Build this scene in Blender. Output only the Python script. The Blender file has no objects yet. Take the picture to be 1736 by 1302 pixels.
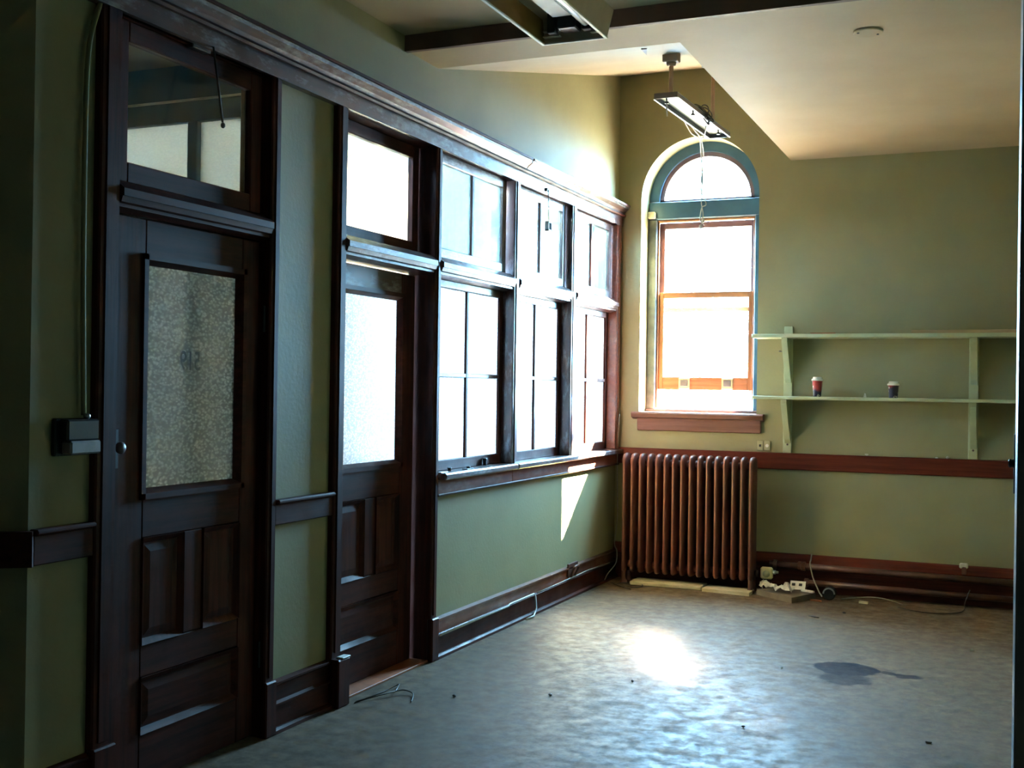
import bpy, bmesh, math, random
from mathutils import Vector, Matrix
random.seed(7)
S = bpy.context.scene
COL = S.collection

# ------------------------------------------------------------------ camera
cam_data = bpy.data.cameras.new('camera')
cam_data.sensor_width = 36.0
cam_data.lens = 1950.0 / 1736.0 * 36.0
cam_data.clip_start = 0.02
cam = bpy.data.objects.new('camera', cam_data)
COL.objects.link(cam)
F, CX, CY = 1950.0, 868.0, 651.0
_y = Vector(((1715 - CX) / F, -(669 - CY) / F, -1.0)).normalized()   # room's +y seen from the camera
_u = Vector((1, -0.0145, 0)).cross(_y).normalized()
if _u.y < 0: _u = -_u
_x = _y.cross(_u)
ROT = Matrix((_x, _y, _u))
CAM = Vector((2.91, 0.0, 1.5))
cam.matrix_world = Matrix.Translation(CAM) @ ROT.to_4x4()
S.camera = cam

# ------------------------------------------------------------------ sky, sun, exposure
world = bpy.data.worlds.new('world'); S.world = world
world.use_nodes = True
bg = world.node_tree.nodes['Background']
bg.inputs['Color'].default_value = (0.36, 0.68, 1.05, 1)
bg.inputs['Strength'].default_value = 245.0

SUN_H = Vector((-0.57, -0.82)).normalized()
SUN_DIR = Vector((SUN_H.x, SUN_H.y, -0.68)).normalized()
sun_data = bpy.data.lights.new('sun', 'SUN')
sun_data.energy = 1500.0
sun_data.angle = math.radians(0.9)
sun_data.color = (1.0, 0.86, 0.66)
sun = bpy.data.objects.new('sun', sun_data)
sun.rotation_euler = SUN_DIR.to_track_quat('-Z', 'Y').to_euler()
sun.location = (4.0, 12.0, 6.0)
COL.objects.link(sun)

S.view_settings.view_transform = 'Standard'
S.view_settings.look = 'None'
S.view_settings.gamma = 1.0
S.view_settings.use_curve_mapping = False
S.view_settings.exposure = -0.22
S.cycles.use_denoising = True
S.cycles.max_bounces = 10
S.cycles.diffuse_bounces = 6
S.cycles.glossy_bounces = 4
S.cycles.transmission_bounces = 6
S.cycles.transparent_max_bounces = 12
S.cycles.sample_clamp_indirect = 0.0
S.cycles.blur_glossy = 0.3

def portal(x0, x1, y, z0, z1):
    d = bpy.data.lights.new('window_portal', 'AREA')
    d.shape = 'RECTANGLE'; d.size = x1 - x0; d.size_y = z1 - z0
    d.cycles.is_portal = True
    o = bpy.data.objects.new('window_portal', d)
    o.location = ((x0 + x1) / 2, y, (z0 + z1) / 2)
    o.rotation_euler = (-math.pi / 2, 0, 0)      # faces -y, into the room
    COL.objects.link(o)

# ------------------------------------------------------------------ materials
def new_mat(name):
    m = bpy.data.materials.new(name); m.use_nodes = True
    nt = m.node_tree; nt.nodes.clear()
    out = nt.nodes.new('ShaderNodeOutputMaterial')
    return m, nt, out

def N(nt, kind, **kw):
    n = nt.nodes.new(kind)
    for k, v in kw.items(): setattr(n, k, v)
    return n

def ramp(nt, fac, stops):
    r = N(nt, 'ShaderNodeValToRGB')
    e = r.color_ramp.elements
    while len(e) < len(stops): e.new(0.5)
    for i, (p, c) in enumerate(stops):
        e[i].position = p
        e[i].color = (c[0], c[1], c[2], 1) if not isinstance(c, (int, float)) else (c, c, c, 1)
    nt.links.new(fac, r.inputs['Fac'])
    return r.outputs['Color']

def noise(nt, scale, detail=4, rough=0.55, vec=None, mapping=None):
    tc = N(nt, 'ShaderNodeTexCoord')
    v = tc.outputs['Object'] if vec is None else vec
    if mapping:
        mp = N(nt, 'ShaderNodeMapping'); mp.inputs['Scale'].default_value = mapping
        nt.links.new(v, mp.inputs['Vector']); v = mp.outputs['Vector']
    n = N(nt, 'ShaderNodeTexNoise')
    n.inputs['Scale'].default_value = scale; n.inputs['Detail'].default_value = detail
    n.inputs['Roughness'].default_value = rough
    nt.links.new(v, n.inputs['Vector'])
    return n.outputs['Fac']

def surf(name, c1, c2, scale=3, rough=0.6, bump=0.15, bscale=60, mapping=None, spec=0.5, metal=0.0, detail=5, lo=0.35, hi=0.65, rough2=None, bdist=0.004):
    m, nt, out = new_mat(name)
    p = N(nt, 'ShaderNodeBsdfPrincipled')
    f = noise(nt, scale, detail, mapping=mapping)
    nt.links.new(ramp(nt, f, [(lo, c1), (hi, c2)]), p.inputs['Base Color'])
    p.inputs['Roughness'].default_value = rough
    if rough2 is not None:
        f2 = noise(nt, scale * 2.3, 4, mapping=mapping)
        nt.links.new(ramp(nt, f2, [(0.3, rough), (0.7, rough2)]), p.inputs['Roughness'])
    p.inputs['Metallic'].default_value = metal
    p.inputs['Specular IOR Level'].default_value = spec
    if bump:
        b = N(nt, 'ShaderNodeBump'); b.inputs['Strength'].default_value = bump; b.inputs['Distance'].default_value = bdist
        nt.links.new(noise(nt, bscale, 3, mapping=mapping), b.inputs['Height'])
        nt.links.new(b.outputs['Normal'], p.inputs['Normal'])
    nt.links.new(p.outputs['BSDF'], out.inputs['Surface'])
    return m

def wood(name, c1, c2, axis, rough=0.35, dust=0.0):
    """varnished wood, grain stretched along one axis"""
    mp = [14.0, 14.0, 14.0]; mp['xyz'.index(axis)] = 0.8
    m, nt, out = new_mat(name)
    p = N(nt, 'ShaderNodeBsdfPrincipled')
    f = noise(nt, 2.5, 6, 0.6, mapping=tuple(mp))
    col = ramp(nt, f, [(0.3, c1), (0.7, c2)])
    if dust:
        mp2 = [9.0, 9.0, 9.0]; mp2['xyz'.index(axis)] = 3.0
        d = noise(nt, 1.6, 7, 0.7, mapping=tuple(mp2))
        dm = ramp(nt, d, [(0.52, 0.0), (0.75, dust)])
        mix = N(nt, 'ShaderNodeMix', data_type='RGBA')
        nt.links.new(dm, mix.inputs['Factor']); nt.links.new(col, mix.inputs['A'])
        mix.inputs['B'].default_value = (0.34, 0.33, 0.34, 1)
        col = mix.outputs['Result']
    nt.links.new(col, p.inputs['Base Color'])
    nt.links.new(ramp(nt, noise(nt, 6, 4), [(0.3, rough * 0.8), (0.7, min(1, rough * 1.4))]), p.inputs['Roughness'])
    p.inputs['Coat Weight'].default_value = 0.6 if dust else 0.0; p.inputs['Coat Roughness'].default_value = 0.2
    p.inputs['Specular IOR Level'].default_value = 0.5 if dust else 0.13
    b = N(nt, 'ShaderNodeBump'); b.inputs['Strength'].default_value = 0.25; b.inputs['Distance'].default_value = 0.002
    nt.links.new(f, b.inputs['Height']); nt.links.new(b.outputs['Normal'], p.inputs['Normal'])
    nt.links.new(p.outputs['BSDF'], out.inputs['Surface'])
    return m

M = {}
M['plaster'] = surf('green_plaster', (0.245, 0.228, 0.115), (0.29, 0.268, 0.14), 1.6, 0.60, 0.25, 45, spec=0.30)
M['ceiling'] = surf('cream_ceiling_paint', (0.335, 0.265, 0.165), (0.385, 0.31, 0.20), 1.2, 0.7, 0.2, 30)
M['white'] = surf('old_white_paint', (0.62, 0.60, 0.54), (0.72, 0.70, 0.64), 5, 0.5, 0.1)
DW1, DW2 = (0.022, 0.006, 0.004), (0.075, 0.018, 0.010)
for a in 'xyz':
    M['wood_' + a] = wood('mahogany_grain_' + a, DW1, DW2, a, 0.42)
    M['dusty_' + a] = wood('dusty_mahogany_grain_' + a, DW1, DW2, a, 0.38, dust=0.75)
M['redwood_x'] = wood('red_varnished_wood_x', (0.07, 0.014, 0.008), (0.15, 0.032, 0.016), 'x', 0.36)
M['redwood_y'] = wood('red_varnished_wood_y', (0.08, 0.018, 0.010), (0.17, 0.045, 0.020), 'y', 0.36, dust=0.3)
M['oak_x'] = wood('orange_oak_x', (0.20, 0.085, 0.040), (0.36, 0.17, 0.085), 'x', 0.35)
M['oak_z'] = wood('orange_oak_z', (0.20, 0.085, 0.040), (0.36, 0.17, 0.085), 'z', 0.35)
M['slate'] = surf('slate_blue_flare_tint', (0.028, 0.085, 0.150), (0.042, 0.115, 0.19), 6, 0.4, 0.1)  # blue lens flare over the brown window frame, put into its colour
M['slate_worn'] = surf('worn_grey_jamb_paint', (0.06, 0.072, 0.078), (0.15, 0.155, 0.155), 9, 0.5, 0.2)
M['mauve'] = surf('mauve_brown_sash_paint', (0.12, 0.075, 0.085), (0.18, 0.11, 0.12), 6, 0.4, 0.1)
M['sillwood'] = wood('brown_sill_wood', (0.13, 0.06, 0.045), (0.22, 0.11, 0.08), 'x', 0.4)
M['radiator'] = surf('bronze_brown_radiator_paint', (0.105, 0.032, 0.022), (0.155, 0.052, 0.038), 12, 0.42, 0.2, 90, spec=0.5)
M['pipe'] = surf('brown_painted_pipe', (0.07, 0.028, 0.018), (0.11, 0.045, 0.028), 12, 0.42, 0.1, 90)
M['beam'] = surf('dark_brown_ceiling_trim_paint', (0.10, 0.055, 0.042), (0.14, 0.078, 0.058), 4, 0.6, 0.1)
M['shelf'] = surf('green_shelf_paint', (0.36, 0.40, 0.24), (0.44, 0.47, 0.30), 5, 0.5, 0.15)
M['black'] = surf('black_iron', (0.008, 0.008, 0.008), (0.02, 0.018, 0.017), 20, 0.45, 0.1)
M['bakelite'] = surf('black_bakelite', (0.006, 0.006, 0.008), (0.012, 0.012, 0.014), 20, 0.3, 0)
M['steel'] = surf('dull_steel', (0.35, 0.35, 0.34), (0.5, 0.5, 0.48), 20, 0.35, 0.05, metal=0.8)
M['brass'] = surf('aged_brass', (0.20, 0.15, 0.07), (0.34, 0.27, 0.14), 30, 0.35, 0.05, metal=0.7)
M['cream'] = surf('yellowed_cream_plastic', (0.62, 0.52, 0.24), (0.74, 0.64, 0.34), 12, 0.4, 0.05)
M['tan'] = surf('tan_outlet_plate', (0.34, 0.31, 0.17), (0.42, 0.38, 0.22), 12, 0.4, 0.05)
M['darkplate'] = surf('dull_grey_plate', (0.16, 0.16, 0.155), (0.24, 0.24, 0.23), 14, 0.5, 0.1)
M['cord'] = surf('pale_cord', (0.50, 0.50, 0.46), (0.62, 0.60, 0.55), 30, 0.7, 0)
M['wire'] = surf('dark_wire', (0.03, 0.026, 0.022), (0.06, 0.05, 0.04), 30, 0.5, 0)
M['greywire'] = surf('grey_wire', (0.24, 0.23, 0.20), (0.34, 0.32, 0.28), 30, 0.5, 0)
M['beige_metal'] = surf('beige_fixture_enamel', (0.42, 0.34, 0.24), (0.50, 0.41, 0.30), 8, 0.4, 0.05)
M['stem'] = surf('tan_painted_stem', (0.34, 0.21, 0.14), (0.42, 0.27, 0.18), 8, 0.45, 0.05)
M['enamel'] = surf('grey_white_enamel', (0.55, 0.56, 0.54), (0.66, 0.67, 0.64), 8, 0.35, 0.05)
M['tray'] = surf('pale_green_grey_enamel', (0.26, 0.32, 0.28), (0.33, 0.40, 0.35), 8, 0.5, 0.05)
M['fixrim'] = surf('dark_fixture_rim', (0.10, 0.075, 0.075), (0.16, 0.12, 0.12), 8, 0.4, 0.05)
M['amber'] = surf('amber_stained_enamel', (0.24, 0.12, 0.025), (0.32, 0.17, 0.04), 6, 0.4, 0.05)
M['tube'] = surf('unlit_fluorescent_tube', (0.48, 0.47, 0.44), (0.54, 0.53, 0.50), 8, 0.18, 0)
M['board'] = surf('pale_loose_board', (0.40, 0.34, 0.22), (0.54, 0.47, 0.33), 7, 0.7, 0.3, 40, mapping=(1, 6, 6))
M['darkboard'] = surf('worn_grey_brown_slab', (0.11, 0.085, 0.07), (0.20, 0.165, 0.12), 7, 0.7, 0.3, 40)
M['paper'] = surf('crumpled_white_paper', (0.66, 0.63, 0.54), (0.76, 0.73, 0.65), 9, 0.7, 0.1)
M['debris'] = surf('plaster_debris', (0.46, 0.42, 0.32), (0.66, 0.62, 0.50), 20, 0.8, 0.3)
M['rust'] = surf('red_rust_wood', (0.26, 0.07, 0.02), (0.36, 0.11, 0.035), 12, 0.6, 0.1)
M['stick'] = surf('raw_wood_strip', (0.34, 0.24, 0.12), (0.44, 0.32, 0.18), 4, 0.6, 0.1, mapping=(1, 8, 8))
M['nplaster'] = surf('pale_adjoining_plaster', (0.19, 0.23, 0.22), (0.24, 0.28, 0.27), 1.5, 0.6, 0.1, 30)
M['nfloor'] = surf('pale_adjoining_floor', (0.16, 0.14, 0.11), (0.22, 0.19, 0.15), 2, 0.5, 0.1, 30)
M['nbrown'] = surf('brown_adjoining_ceiling', (0.16, 0.11, 0.08), (0.20, 0.14, 0.10), 2, 0.7, 0.1, 30)
M['door_paint'] = surf('glossy_grey_door_paint', (0.20, 0.22, 0.23), (0.26, 0.28, 0.29), 3, 0.3, 0.05)

def floor_mat():
    m, nt, out = new_mat('worn_grey_floor')
    p = N(nt, 'ShaderNodeBsdfPrincipled')
    tc = N(nt, 'ShaderNodeTexCoord')
    big = noise(nt, 0.9, 6, 0.6)
    col = ramp(nt, big, [(0.3, (0.115, 0.080, 0.050)), (0.7, (0.175, 0.125, 0.082))])
    fine = noise(nt, 14, 8, 0.7)
    fm = ramp(nt, fine, [(0.40, 0.60), (0.60, 1.10)])
    mul = N(nt, 'ShaderNodeMix', data_type='RGBA', blend_type='MULTIPLY'); mul.inputs['Factor'].default_value = 1
    nt.links.new(col, mul.inputs['A']); nt.links.new(fm, mul.inputs['B'])
    col = mul.outputs['Result']
    # dark scuffed patches and the wet-looking stain, each with a place of its own on the floor
    dn = N(nt, 'ShaderNodeTexNoise'); dn.inputs['Scale'].default_value = 9; dn.inputs['Detail'].default_value = 5
    nt.links.new(tc.outputs['Object'], dn.inputs['Vector'])
    off = N(nt, 'ShaderNodeVectorMath', operation='MULTIPLY_ADD')
    nt.links.new(dn.outputs['Color'], off.inputs[0]); off.inputs[1].default_value = (0.14, 0.14, 0); off.inputs[2].default_value = (-0.07, -0.07, 0)
    add = N(nt, 'ShaderNodeVectorMath', operation='ADD')
    nt.links.new(tc.outputs['Object'], add.inputs[0]); nt.links.new(off.outputs['Vector'], add.inputs[1])
    total = None
    for (x, y, rx, ry, amt, soft) in [(2.10, 6.46, 0.19, 0.14, 0.85, 0.12), (2.13, 6.22, 0.14, 0.13, 0.75, 0.3), (2.43, 6.42, 0.085, 0.06, 0.75, 0.35), (2.33, 6.45, 0.05, 0.04, 0.75, 0.4),
                                   (1.93, 6.32, 0.20, 0.10, 0.30, 0.6), (1.97, 6.02, 0.30, 0.14, 0.18, 0.8), (1.60, 4.95, 0.25, 0.3, 0.20, 0.8)]:
        sb = N(nt, 'ShaderNodeVectorMath', operation='SUBTRACT'); nt.links.new(add.outputs['Vector'], sb.inputs[0]); sb.inputs[1].default_value = (x, y, 0)
        dv = N(nt, 'ShaderNodeVectorMath', operation='DIVIDE'); nt.links.new(sb.outputs['Vector'], dv.inputs[0]); dv.inputs[1].default_value = (rx, ry, 1)
        ln = N(nt, 'ShaderNodeVectorMath', operation='LENGTH'); nt.links.new(dv.outputs['Vector'], ln.inputs[0])
        mr = N(nt, 'ShaderNodeMapRange', interpolation_type='SMOOTHSTEP')
        mr.inputs['From Min'].default_value = 1 + soft * 0.4; mr.inputs['From Max'].default_value = 1 - soft * 0.6
        mr.inputs['To Min'].default_value = 0; mr.inputs['To Max'].default_value = amt
        nt.links.new(ln.outputs['Value'], mr.inputs['Value'])
        if total is None: total = mr.outputs['Result']
        else:
            mx = N(nt, 'ShaderNodeMath', operation='MAXIMUM'); nt.links.new(total, mx.inputs[0]); nt.links.new(mr.outputs['Result'], mx.inputs[1]); total = mx.outputs['Value']
    mix = N(nt, 'ShaderNodeMix', data_type='RGBA'); nt.links.new(total, mix.inputs['Factor']); nt.links.new(col, mix.inputs['A'])
    mix.inputs['B'].default_value = (0.018, 0.020, 0.030, 1)
    nt.links.new(mix.outputs['Result'], p.inputs['Base Color'])
    rg = ramp(nt, noise(nt, 10, 7, 0.7), [(0.38, 0.42), (0.62, 0.72)])
    nt.links.new(rg, p.inputs['Roughness'])
    sp = N(nt, 'ShaderNodeMath', operation='MULTIPLY_ADD'); nt.links.new(total, sp.inputs[0]); sp.inputs[1].default_value = -0.09; sp.inputs[2].default_value = 0.11
    nt.links.new(sp.outputs['Value'], p.inputs['Specular IOR Level'])
    b = N(nt, 'ShaderNodeBump'); b.inputs['Strength'].default_value = 0.35; b.inputs['Distance'].default_value = 0.004
    nt.links.new(noise(nt, 22, 7, 0.7), b.inputs['Height']); nt.links.new(b.outputs['Normal'], p.inputs['Normal'])
    nt.links.new(p.outputs['BSDF'], out.inputs['Surface'])
    return m
M['floor'] = floor_mat()

def schlick(nt, f0):
    lw = N(nt, 'ShaderNodeLayerWeight'); lw.inputs['Blend'].default_value = 0.5
    pw = N(nt, 'ShaderNodeMath', operation='POWER'); nt.links.new(lw.outputs['Facing'], pw.inputs[0]); pw.inputs[1].default_value = 5
    ma = N(nt, 'ShaderNodeMath', operation='MULTIPLY_ADD'); nt.links.new(pw.outputs['Value'], ma.inputs[0]); ma.inputs[1].default_value = 1 - f0; ma.inputs[2].default_value = f0
    return ma.outputs['Value']

def clear_glass():
    m, nt, out = new_mat('clear_old_glass')
    tr = N(nt, 'ShaderNodeBsdfTransparent'); tr.inputs['Color'].default_value = (0.90, 0.95, 0.94, 1)
    gl = N(nt, 'ShaderNodeBsdfGlossy'); gl.inputs['Roughness'].default_value = 0.09
    fr = schlick(nt, 0.04)
    mx = N(nt, 'ShaderNodeMixShader')
    nt.links.new(fr, mx.inputs['Fac']); nt.links.new(tr.outputs['BSDF'], mx.inputs[1]); nt.links.new(gl.outputs['BSDF'], mx.inputs[2])
    nt.links.new(mx.outputs['Shader'], out.inputs['Surface'])
    return m
M['glass'] = clear_glass()

def dirty_glass():
    m, nt, out = new_mat('streaky_old_glass')
    tr = N(nt, 'ShaderNodeBsdfTransparent'); tr.inputs['Color'].default_value = (0.72, 0.83, 0.84, 1)
    tl = N(nt, 'ShaderNodeBsdfTranslucent'); tl.inputs['Color'].default_value = (0.34, 0.44, 0.45, 1)
    st = noise(nt, 3.0, 5, 0.6, mapping=(1, 5, 0.35))
    m1 = N(nt, 'ShaderNodeMixShader'); nt.links.new(ramp(nt, st, [(0.3, 0.12), (0.7, 0.42)]), m1.inputs['Fac'])
    nt.links.new(tr.outputs['BSDF'], m1.inputs[1]); nt.links.new(tl.outputs['BSDF'], m1.inputs[2])
    gl = N(nt, 'ShaderNodeBsdfGlossy'); gl.inputs['Roughness'].default_value = 0.12
    fr = schlick(nt, 0.10)
    mx = N(nt, 'ShaderNodeMixShader')
    nt.links.new(fr, mx.inputs['Fac']); nt.links.new(m1.outputs['Shader'], mx.inputs[1]); nt.links.new(gl.outputs['BSDF'], mx.inputs[2])
    nt.links.new(mx.outputs['Shader'], out.inputs['Surface'])
    return m
M['streaky'] = dirty_glass()

def textured_glass(name, lo, hi, rough=0.14, clear=0.10, scale=75):
    """pressed pattern glass: small scalloped cells, hides what lies behind"""
    m, nt, out = new_mat(name)
    tc = N(nt, 'ShaderNodeTexCoord')
    mp = N(nt, 'ShaderNodeMapping'); mp.inputs['Scale'].default_value = (1, 1.0, 1.6)
    nt.links.new(tc.outputs['Object'], mp.inputs['Vector'])
    nz = N(nt, 'ShaderNodeTexNoise'); nz.inputs['Scale'].default_value = 35; nt.links.new(mp.outputs['Vector'], nz.inputs['Vector'])
    ad = N(nt, 'ShaderNodeVectorMath', operation='MULTIPLY_ADD'); nt.links.new(nz.outputs['Color'], ad.inputs[0]); ad.inputs[1].default_value = (0.02,) * 3
    nt.links.new(mp.outputs['Vector'], ad.inputs[2])
    vo = N(nt, 'ShaderNodeTexVoronoi', feature='SMOOTH_F1'); vo.inputs['Scale'].default_value = scale
    nt.links.new(ad.outputs['Vector'], vo.inputs['Vector'])
    h = vo.outputs['Distance']
    tl = N(nt, 'ShaderNodeBsdfTranslucent')
    nt.links.new(ramp(nt, h, [(0.12, (hi, hi, hi)), (0.55, (lo, lo, lo))]), tl.inputs['Color'])
    rf = N(nt, 'ShaderNodeBsdfTransparent'); rf.inputs['Color'].default_value = (0.9, 0.95, 0.95, 1)
    m1 = N(nt, 'ShaderNodeMixShader'); m1.inputs['Fac'].default_value = clear
    nt.links.new(tl.outputs['BSDF'], m1.inputs[1]); nt.links.new(rf.outputs['BSDF'], m1.inputs[2])
    gl = N(nt, 'ShaderNodeBsdfGlossy'); gl.inputs['Roughness'].default_value = rough
    fr = schlick(nt, 0.10)
    mx = N(nt, 'ShaderNodeMixShader')
    nt.links.new(fr, mx.inputs['Fac']); nt.links.new(m1.outputs['Shader'], mx.inputs[1]); nt.links.new(gl.outputs['BSDF'], mx.inputs[2])
    b = N(nt, 'ShaderNodeBump'); b.inputs['Strength'].default_value = 0.6; b.inputs['Distance'].default_value = 0.003
    nt.links.new(h, b.inputs['Height'])
    nt.links.new(b.outputs['Normal'], tl.inputs['Normal'])
    nt.links.new(mx.outputs['Shader'], out.inputs['Surface'])
    return m
M['pattern'] = textured_glass('pressed_pattern_glass', 0.55, 0.95)
M['lobby_glass'] = textured_glass('pale_lobby_glass', 0.50, 0.55, 0.3)
M['pattern_grey'] = textured_glass('grey_pressed_pattern_glass', 0.25, 1.0, 0.3, 0.30, 62)

def cup_mat(name, split, flip):
    """red and navy printed paper cup with white flecks, bands by height"""
    m, nt, out = new_mat(name)
    p = N(nt, 'ShaderNodeBsdfPrincipled'); p.inputs['Roughness'].default_value = 0.4
    tc = N(nt, 'ShaderNodeTexCoord'); sx = N(nt, 'ShaderNodeSeparateXYZ'); nt.links.new(tc.outputs['Object'], sx.inputs['Vector'])
    a = N(nt, 'ShaderNodeMath', operation='MULTIPLY_ADD'); nt.links.new(sx.outputs['X'], a.inputs[0]); a.inputs[1].default_value = flip; nt.links.new(sx.outputs['Z'], a.inputs[2])
    c = ramp(nt, a.outputs['Value'], [(split - 0.012, (0.012, 0.018, 0.05)), (split + 0.012, (0.36, 0.035, 0.03))])
    w = ramp(nt, noise(nt, 26, 3), [(0.60, 0.0), (0.64, 0.85)])
    mx = N(nt, 'ShaderNodeMix', data_type='RGBA'); nt.links.new(w, mx.inputs['Factor']); nt.links.new(c, mx.inputs['A']); mx.inputs['B'].default_value = (0.7, 0.68, 0.6, 1)
    nt.links.new(mx.outputs['Result'], p.inputs['Base Color'])
    nt.links.new(p.outputs['BSDF'], out.inputs['Surface'])
    return m
M['cup_red'] = cup_mat('red_navy_cup_print', 0.05, 0.35)
M['cup_navy'] = cup_mat('navy_cup_print', 0.085, -0.5)

# ------------------------------------------------------------------ mesh helpers (world coordinates in, object origin at the base)
ORI = {}
def empty(name, loc, label=None, cat=None, group=None, kind=None, parent=None):
    o = bpy.data.objects.new(name, None); COL.objects.link(o)
    o.empty_display_size = 0.05
    loc = Vector(loc)
    if parent is not None:
        o.parent = parent; o.location = loc - ORI[parent.name]
    else: o.location = loc
    ORI[o.name] = loc
    tag(o, label, cat, group, kind)
    return o

def tag(o, label=None, cat=None, group=None, kind=None):
    if label: o['label'] = label
    if cat: o['category'] = cat
    if group: o['group'] = group
    if kind: o['kind'] = kind
    return o

def finish(name, bm, mat, parent=None, smooth=False, origin=None, **tags):
    bmesh.ops.recalc_face_normals(bm, faces=bm.faces)
    xs = [v.co for v in bm.verts]
    lo = Vector((min(c.x for c in xs), min(c.y for c in xs), min(c.z for c in xs)))
    hi = Vector((max(c.x for c in xs), max(c.y for c in xs), max(c.z for c in xs)))
    o0 = Vector(origin) if origin is not None else Vector(((lo.x + hi.x) / 2, (lo.y + hi.y) / 2, lo.z))
    bmesh.ops.translate(bm, verts=bm.verts, vec=-o0)
    me = bpy.data.meshes.new(name); bm.to_mesh(me); bm.free()
    if smooth:
        for p in me.polygons: p.use_smooth = True
    me.materials.append(M[mat])
    o = bpy.data.objects.new(name, me); COL.objects.link(o)
    if parent is not None:
        o.parent = parent; o.location = o0 - ORI[parent.name]
    else: o.location = o0
    ORI[o.name] = o0
    return tag(o, **tags)

def bbox(bm, x0, x1, y0, y1, z0, z1, bev=0.0):
    g = bmesh.new()
    vs = [g.verts.new((x, y, z)) for x in (x0, x1) for y in (y0, y1) for z in (z0, z1)]
    for f in ((0, 1, 3, 2), (4, 6, 7, 5), (0, 4, 5, 1), (2, 3, 7, 6), (0, 2, 6, 4), (1, 5, 7, 3)):
        g.faces.new([vs[i] for i in f])
    if bev:
        bev = min(bev, 0.45 * min(abs(x1 - x0), abs(y1 - y0), abs(z1 - z0)))
        bmesh.ops.bevel(g, geom=list(g.edges), offset=bev, segments=1, affect='EDGES', profile=0.5)
    merge(bm, g)

def merge(bm, g):
    me = bpy.data.meshes.new('tmp'); g.to_mesh(me); g.free(); bm.from_mesh(me); bpy.data.meshes.remove(me)

def box(name, x0, x1, y0, y1, z0, z1, mat, parent=None, bev=0.004, **tags):
    bm = bmesh.new(); bbox(bm, x0, x1, y0, y1, z0, z1, bev)
    return finish(name, bm, mat, parent, **tags)

def bprism(bm, prof, axis, a0, a1):
    """profile of 2-D points swept along an axis: 'x' -> (y,z), 'y' -> (x,z), 'z' -> (x,y)"""
    def P(u, v, a):
        return {'x': (a, u, v), 'y': (u, a, v), 'z': (u, v, a)}[axis]
    A = [bm.verts.new(P(u, v, a0)) for u, v in prof]; B = [bm.verts.new(P(u, v, a1)) for u, v in prof]
    n = len(prof)
    bm.faces.new(A); bm.faces.new(B[::-1])
    for i in range(n): bm.faces.new((A[i], B[i], B[(i + 1) % n], A[(i + 1) % n]))

def prism(name, prof, axis, a0, a1, mat, parent=None, **tags):
    bm = bmesh.new(); bprism(bm, prof, axis, a0, a1)
    return finish(name, bm, mat, parent, **tags)

def btube(bm, pts, r, seg=8, caps=True):
    pts = [Vector(p) for p in pts]
    rings = []
    up0 = None
    for i, p in enumerate(pts):
        t = (pts[min(i + 1, len(pts) - 1)] - pts[max(i - 1, 0)]).normalized()
        if up0 is None:
            up0 = t.orthogonal().normalized()
        u = (up0 - t * up0.dot(t))
        if u.length < 1e-5: u = t.orthogonal()
        u.normalize(); up0 = u
        w = t.cross(u)
        rr = r[i] if isinstance(r, (list, tuple)) else r
        rings.append([bm.verts.new(p + (u * math.cos(2 * math.pi * k / seg) + w * math.sin(2 * math.pi * k / seg)) * rr) for k in range(seg)])
    for a, b in zip(rings, rings[1:]):
        for k in range(seg): bm.faces.new((a[k], a[(k + 1) % seg], b[(k + 1) % seg], b[k]))
    if caps: bm.faces.new(rings[0][::-1]); bm.faces.new(rings[-1])

def curve(pts, n=8):
    pts = [Vector(p) for p in pts]; out = []
    for i in range(len(pts) - 1):
        p0, p1, p2, p3 = pts[max(i - 1, 0)], pts[i], pts[i + 1], pts[min(i + 2, len(pts) - 1)]
        for k in range(n):
            t = k / n
            out.append(0.5 * ((2 * p1) + (p2 - p0) * t + (2 * p0 - 5 * p1 + 4 * p2 - p3) * t * t + (3 * p1 - p0 - 3 * p2 + p3) * t ** 3))
    out.append(pts[-1]); return out

def tube(name, pts, r, mat, parent=None, seg=8, **tags):
    bm = bmesh.new(); btube(bm, pts, r, seg)
    return finish(name, bm, mat, parent, smooth=True, **tags)

def blathe(bm, c, prof, seg=20, axis='z'):
    """profile of (radius, height) turned about an axis through c"""
    rings = []
    for r, h in prof:
        ring = []
        for k in range(seg):
            a = 2 * math.pi * k / seg
            q = {'z': (r * math.cos(a), r * math.sin(a), h), 'y': (r * math.cos(a), h, r * math.sin(a)), 'x': (h, r * math.cos(a), r * math.sin(a))}[axis]
            ring.append(bm.verts.new(Vector(c) + Vector(q)))
        rings.append(ring)
    for a, b in zip(rings, rings[1:]):
        for k in range(seg): bm.faces.new((a[k], a[(k + 1) % seg], b[(k + 1) % seg], b[k]))
    bm.faces.new(rings[0][::-1]); bm.faces.new(rings[-1])

def lathe(name, c, prof, mat, parent=None, seg=20, axis='z', smooth=True, **tags):
    bm = bmesh.new(); blathe(bm, c, prof, seg, axis)
    o = finish(name, bm, mat, parent, smooth=False, **tags)
    if smooth:
        for p in o.data.polygons: p.use_smooth = len(p.vertices) == 4
    return o

def barch(bm, x0, x1, zb, zs, y0, y1, wx0, wx1, wz0, wz1, seg=40):
    """wall slab wx0..wx1, wz0..wz1 with a round-headed opening x0..x1, sill zb, spring line zs"""
    bbox(bm, wx0, x0, y0, y1, wz0, wz1); bbox(bm, x1, wx1, y0, y1, wz0, wz1)
    bbox(bm, x0, x1, y0, y1, wz0, zb)
    c, r = (x0 + x1) / 2, (x1 - x0) / 2
    A = [(c - r * math.cos(math.pi * k / seg), zs + r * math.sin(math.pi * k / seg)) for k in range(seg + 1)]
    for (xa, za), (xb, zb_) in zip(A, A[1:]):
        bprism(bm, [(xa, za), (xb, zb_), (xb, wz1), (xa, wz1)], 'y', y0, y1)

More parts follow.
